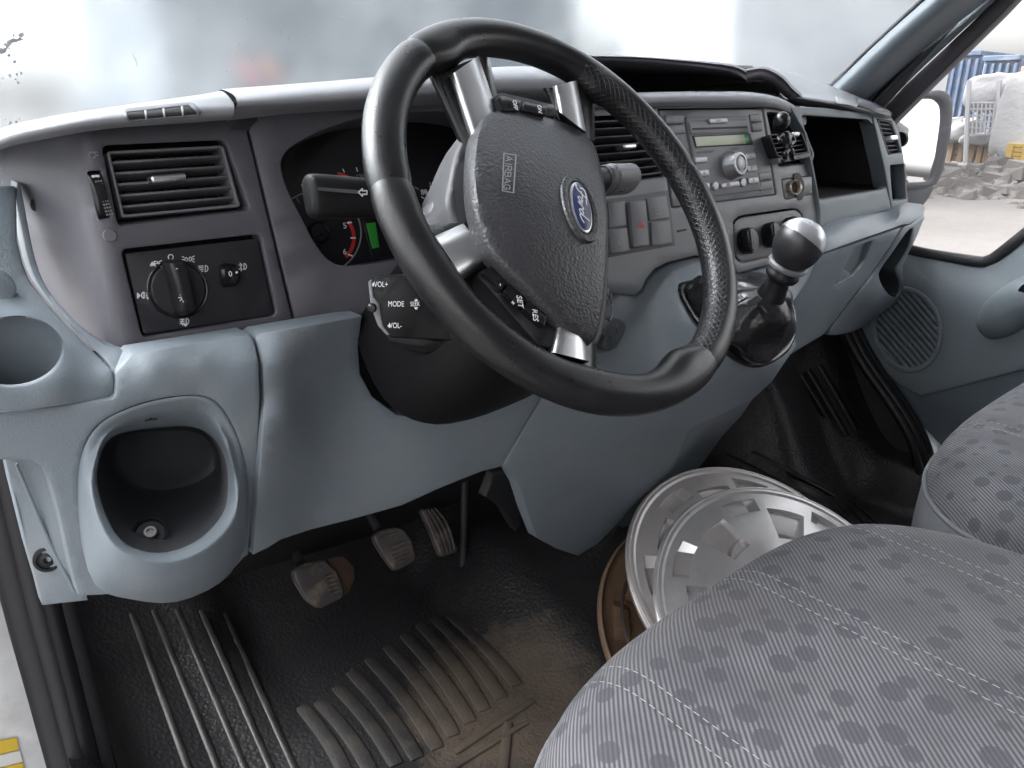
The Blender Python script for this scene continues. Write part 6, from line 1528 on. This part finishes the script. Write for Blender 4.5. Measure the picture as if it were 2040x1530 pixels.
def container(label, px0, px1, ytop, X, depth, m, nrib, group=None):
    a, b = at(px0, 300, X=X), at(px1, 300, X=X); top = at((px0+px1)/2, ytop, X=X).z
    y0, y1 = sorted((a.y, b.y))
    t = thing('storage_container', (X, (y0+y1)/2, GZ), label, 'container', group)
    rbox('body', (X+depth/2, (y0+y1)/2, (top+GZ)/2), ((1, 0, 0), (0, 1, 0), (0, 0, 1)), (depth, y1-y0, top-GZ), m, t, bevel=.03)
    for i in range(nrib):
        y = y0+(y1-y0)*(i+.5)/nrib
        rbox('rib', (X-.04, y, (top+GZ)/2), ((1, 0, 0), (0, 1, 0), (0, 0, 1)), (.09, (y1-y0)/nrib*.42, (top-GZ)*.86), m, t, bevel=.02)
    rbox('top_rail', (X-.06, (y0+y1)/2, top-.06), ((1, 0, 0), (0, 1, 0), (0, 0, 1)), (.12, y1-y0, .13), m, t, bevel=.02)
    rbox('bottom_rail', (X-.06, (y0+y1)/2, GZ+.1), ((1, 0, 0), (0, 1, 0), (0, 0, 1)), (.12, y1-y0, .18), m, t, bevel=.02)
    return t
container('blue ribbed storage container left of the white bags', 1838, 1922, 104, 24.0, 2.4, CBLU, 6)
container('blue storage container, the one further right with a raised end', 1926, 1998, 112, 23.0, 2.4, mat('pale_blue_container_paint', (.060, .098, .165), .6, var=.15, vscale=2, dirt=(.35, .33, .32), dirt_amt=.5, dscale=1.6), 5)
container('brown wooden stack of boards at the right edge of the window', 2003, 2120, 132, 22.0, 2.0, mat('weathered_wood', (.26, .20, .155), .9, var=.3, vscale=3), 7)
rd = rbox('red_drum', at(1846, 172, X=26), ((1, 0, 0), (0, 1, 0), (0, 0, 1)), (.9, .9, .9), mat('red_paint', (.55, .05, .04), .5), None, bevel=.12); tag(rd, 'red drum top beside the blue container', 'drum')
rd.location.z = at(1846, 172, X=26).z-.3
WBAG = mat('white_bulk_bag', (.40, .40, .41), .8, bump=.4, bscale=9, bdist=.05, var=.1, vscale=2)
def lumpy(name, label, c, dims, m, cat, seed, group=None, n=14, amp=.12):
    rnd = random.Random(seed); ks = [(rnd.uniform(1, 4), rnd.uniform(1, 4), rnd.uniform(0, 6), rnd.uniform(0, 6)) for i in range(5)]
    vs = []; fs = []
    for i in range(n+1):
        v = math.pi*i/n
        for j in range(2*n):
            u = two*j/(2*n); q = 1+amp*sum(math.sin(a*u*1.0//1 if 0 else round(a)*u+p)*math.sin(round(b)*v+s) for a, b, p, s in ks)/2
            sx, sy = math.sin(v)**.55*math.cos(u), math.sin(v)**.55*math.sin(u)
            sx = math.copysign(abs(sx)**.45, sx); sy = math.copysign(abs(sy)**.45, sy)
            vs.append((c[0]+sx*dims[0]/2*q, c[1]+sy*dims[1]/2*q, c[2]+dims[2]/2*(-math.copysign(abs(math.cos(v))**.6, math.cos(v)))*q))
    for i in range(n):
        for j in range(2*n): fs.append((i*2*n+j, i*2*n+(j+1) % (2*n), (i+1)*2*n+(j+1) % (2*n), (i+1)*2*n+j))
    o = mk(name, vs, fs, m, None, sharp=60); return tag(o, label, cat, group)
def lump_at(name, label, px, py, X, w, h, d, m, cat, seed, **k):
    p = at(px, py, X=X); return lumpy(name, label, (p.x, p.y, p.z), (d, w, h), m, cat, seed, **k)
lump_at('bulk_bag', 'white bulk bag standing above the wire cage', 1976, 185, 20.0, .95, .75, .9, WBAG, 'bag', 1, group='bulk bags in the yard')
lump_at('bulk_bag', 'tall white bulk bag at the right edge of the window', 2030, 232, 19.6, .75, 1.7, .8, WBAG, 'bag', 2, group='bulk bags in the yard')
lump_at('bulk_bag', 'crumpled white bag lying on the left wooden box', 1914, 262, 20.5, .75, .5, .6, WBAG, 'bag', 3, group='bulk bags in the yard', amp=.3)
lump_at('bulk_bag', 'small white bag lying between the wooden boxes', 1953, 277, 20.0, .6, .22, .5, WBAG, 'bag', 4, group='bulk bags in the yard', amp=.3)
# wire cage
wc = thing('wire_cage', tuple(at(1963, 290, X=19.6)), 'grey wire mesh cage holding white bags', 'cage')
WIRE = mat('galvanised_wire', (.45, .45, .47), .5, metal=.5)
x0, x1, yt, yb_ = 1932, 1990, 205, 268
for i in range(8):
    x = x0+(x1-x0)*i/7; sweep('wire', [at(x, yt, X=19.4), at(x-4, yb_, X=19.4)], .02, WIRE, wc, seg=5, n=1)
for i in range(6):
    y = yt+(yb_-yt)*i/5; sweep('wire', [at(x0-4*i/5, y, X=19.4), at(x1-4*i/5, y, X=19.4)], .02, WIRE, wc, seg=5, n=1)
for x in (x0-1, x1+1):
    sweep('cage_post', [at(x, 160, X=19.4), at(x-8, 325, X=19.4)], .05, WIRE, wc, seg=6, n=1)
# white panel leaning behind
sp_ = skin('board', [(1984, 160), (2022, 168), (1994, 318), (1968, 310)], yplane(0, at(1990, 240, X=20.3).y, 0) if 0 else TPS([(1984, 160, 20.3), (2022, 168, 20.3), (1994, 318, 20.1)], 'X'), mat('grey_board', (.55, .54, .53), .8, var=.2, vscale=2), None, thick=.05, bpx=.5, back=V((1, 0, 0)))
tag(sp_, 'pale grey board leaning beside the wire cage', 'board')
def crate(label, px0, px1, py0, py1, X, m):
    a, b = at(px0, py1, X=X), at(px1, py1, X=X); zt_, zb = at((px0+px1)/2, py0, X=X).z, max(GZ, at((px0+px1)/2, py1, X=X).z)
    y0, y1 = sorted((a.y, b.y)); t = thing('wooden_box', (X, (y0+y1)/2, zb), label, 'box', 'wooden boxes in the yard')
    nb_ = 4
    for i in range(nb_):
        z = zb+(zt_-zb)*(i+.5)/nb_
        rbox('plank', (X, (y0+y1)/2, z), ((1, 0, 0), (0, 1, 0), (0, 0, 1)), (.06, y1-y0, (zt_-zb)/nb_*.9), m, t, bevel=.01)
    for y in (y0+.06, (y0+y1)/2, y1-.06):
        rbox('batten', (X-.06, y, (zt_+zb)/2), ((1, 0, 0), (0, 1, 0), (0, 0, 1)), (.06, .12, (zt_-zb)*1.04), m, t, bevel=.01)
    rbox('box_core', (X+.5, (y0+y1)/2, (zt_+zb)/2), ((1, 0, 0), (0, 1, 0), (0, 0, 1)), (.9, (y1-y0)*.96, (zt_-zb)*.9), m, t, bevel=.02)
WOOD = mat('old_wood', (.20, .15, .105), .9, var=.3, vscale=3)
crate('brown wooden box under the crumpled white bag', 1886, 1940, 272, 322, 20.5, WOOD)
crate('brown wooden box right of the crumpled bag', 1944, 1984, 282, 326, 20.2, mat('tan_wood', (.24, .17, .105), .9, var=.25, vscale=3))
crate('yellow crate low at the right edge of the window', 2002, 2080, 286, 322, 19.0, mat('yellow_crate_paint', (.42, .28, .07), .7, var=.2, vscale=3))
SOIL = mat('dark_soil', (.060, .052, .048), .95, bump=.8, bscale=4, bdist=.15, var=.4, vscale=1.2, dirt=(.30, .29, .28), dirt_amt=.6, dscale=2.5)
def mound(x, y):
    return GZ-.1+.42*math.exp(-((x-16.5)/1.8)**2)*(.6+.4*math.sin(y*1.3+1))*sstep(1.5, 4.0, y)*(1-sstep(7.5, 11, y))+.10*math.sin(x*5+y*3)*math.sin(y*4.1-x*2)
mo = grid('soil_bank', 12.5, 20, 1, 11.5, 44, 60, mound, SOIL); tag(mo, 'low bank of dark soil and rubble in front of the boxes', 'soil', kind='stuff')
vs = []; fs = []
for i in range(420):
    x = random.gauss(17.2, 1.7); y = random.uniform(2.2, 9.5); s = random.choice((.05, .08, .12, .2)); k = len(vs); z = max(mound(x, y), gh(x, y))
    a = [random.uniform(.6, 1.3) for q in range(8)]; r_ = random.uniform(0, 6.3); c_, s_ = math.cos(r_), math.sin(r_)
    for q, (u, v, w) in enumerate(((-1, -1, -.3), (1, -1, -.3), (1, 1, -.3), (-1, 1, -.3), (-.7, -.7, .7), (.7, -.7, .7), (.7, .7, .7), (-.7, .7, .7))):
        vs.append((x+(u*c_-v*s_)*s*a[q], y+(u*s_+v*c_)*s*a[q], z+w*s*a[q]))
    fs += [tuple(k+j for j in f) for f in ((0, 1, 5, 4), (1, 2, 6, 5), (2, 3, 7, 6), (3, 0, 4, 7), (4, 5, 6, 7))]
tag(mk('rubble', vs, fs, mat('rubble_mix', (.13, .12, .115), .9, var=.8, vscale=.9), smooth=False), 'scattered grey rubble and scrap over the soil bank', 'rubble', kind='stuff')
# ahead, blurred through the windscreen: a grey-blue lorry with lit lamps, and a pale wall
LOR = mat('grey_blue_lorry_paint', (.115, .138, .162), .6, var=.08, vscale=1)
lo = thing('lorry', (4.2, 7.5, GZ), 'blurred grey-blue lorry seen through the fogged windscreen', 'lorry')
la, lb = at(330, 150, Y=7.0), at(1150, 150, Y=7.0)
rbox('box_body', ((la.x+lb.x)/2, 8.5, 1.15), ((1, 0, 0), (0, 1, 0), (0, 0, 1)), (lb.x-la.x, 3.0, 2.3), LOR, lo, bevel=.06)
rbox('chassis', ((la.x+lb.x)/2, 8.6, -.28), ((1, 0, 0), (0, 1, 0), (0, 0, 1)), ((lb.x-la.x)*.9, 2.6, .5), DARK, lo, bevel=.03)
for xq in (.16, .84):
    lathe('wheel', [(.2, -.15), (.45, -.15), (.48, -.1), (.48, .1), (.45, .15), (.2, .15)], (la.x+(lb.x-la.x)*xq, 8.6, GZ+.48), (1, 0, 0) if 0 else (0, 1, 0), DARK, lo, seg=28)
def lampm(name, col, s):
    m = bpy.data.materials.new(name); m.use_nodes = True; N, L = nt(m); b = N['Principled BSDF']; b.inputs['Base Color'].default_value = (*col, 1); b.inputs['Emission Color'].default_value = (*col, 1); b.inputs['Emission Strength'].default_value = s; return m
for px, py, col in ((493, 147, (1, .10, .08)), (536, 138, (1, .25, .05))):
    p = at(px, py, Y=6.98); lathe('tail_lamp', [(.03, 0), (.03, .03), (.02, .045), (.001, .05)], p, (0, -1, 0), lampm('lit_lamp_%s' % ('red' if px < 500 else 'orange'), col, .45), lo, seg=20)
wl = thing('yard_wall', (9.5, 7.0, GZ), 'pale grey building seen through the right part of the windscreen', 'building')
wa_, wb_ = at(1450, 100, Y=7.5), at(1900, 100, Y=7.5)
rbox('wall', ((wa_.x+wb_.x)/2, 8.5, 1.3), ((1, 0, 0), (0, 1, 0), (0, 0, 1)), (wb_.x-wa_.x, 2, 3.9), mat('pale_render', (.55, .56, .57), .9, var=.06, vscale=.6), wl, bevel=.05)
rbox('roof_edge', ((wa_.x+wb_.x)/2, 8.5, 3.3), ((1, 0, 0), (0, 1, 0), (0, 0, 1)), (wb_.x-wa_.x+.3, 2.3, .15), LOR, wl, bevel=.03)

# ------------------------------------------------------------------ lettering becomes plain mesh
bpy.context.view_layer.update()
dg = bpy.context.evaluated_depsgraph_get()
for o in TEXTS:
    me = bpy.data.meshes.new_from_object(o.evaluated_get(dg))
    if not me.materials: me.materials.append(o.data.materials[0])
    if o.get('conform'):
        M_ = o.matrix_world.copy(); I_ = M_.inverted()
        for v in me.vertices: v.co = I_@(hubD(*to_px(M_@v.co))+WN*(.0022+v.co.z))
    n = bpy.data.objects.new(o.name.split('.')[0], me)
    COL.objects.link(n); n.parent = o.parent; n.matrix_parent_inverse = o.matrix_parent_inverse.copy(); n.matrix_basis = o.matrix_basis.copy()
    c = o.data
    bpy.data.objects.remove(o); bpy.data.curves.remove(c)
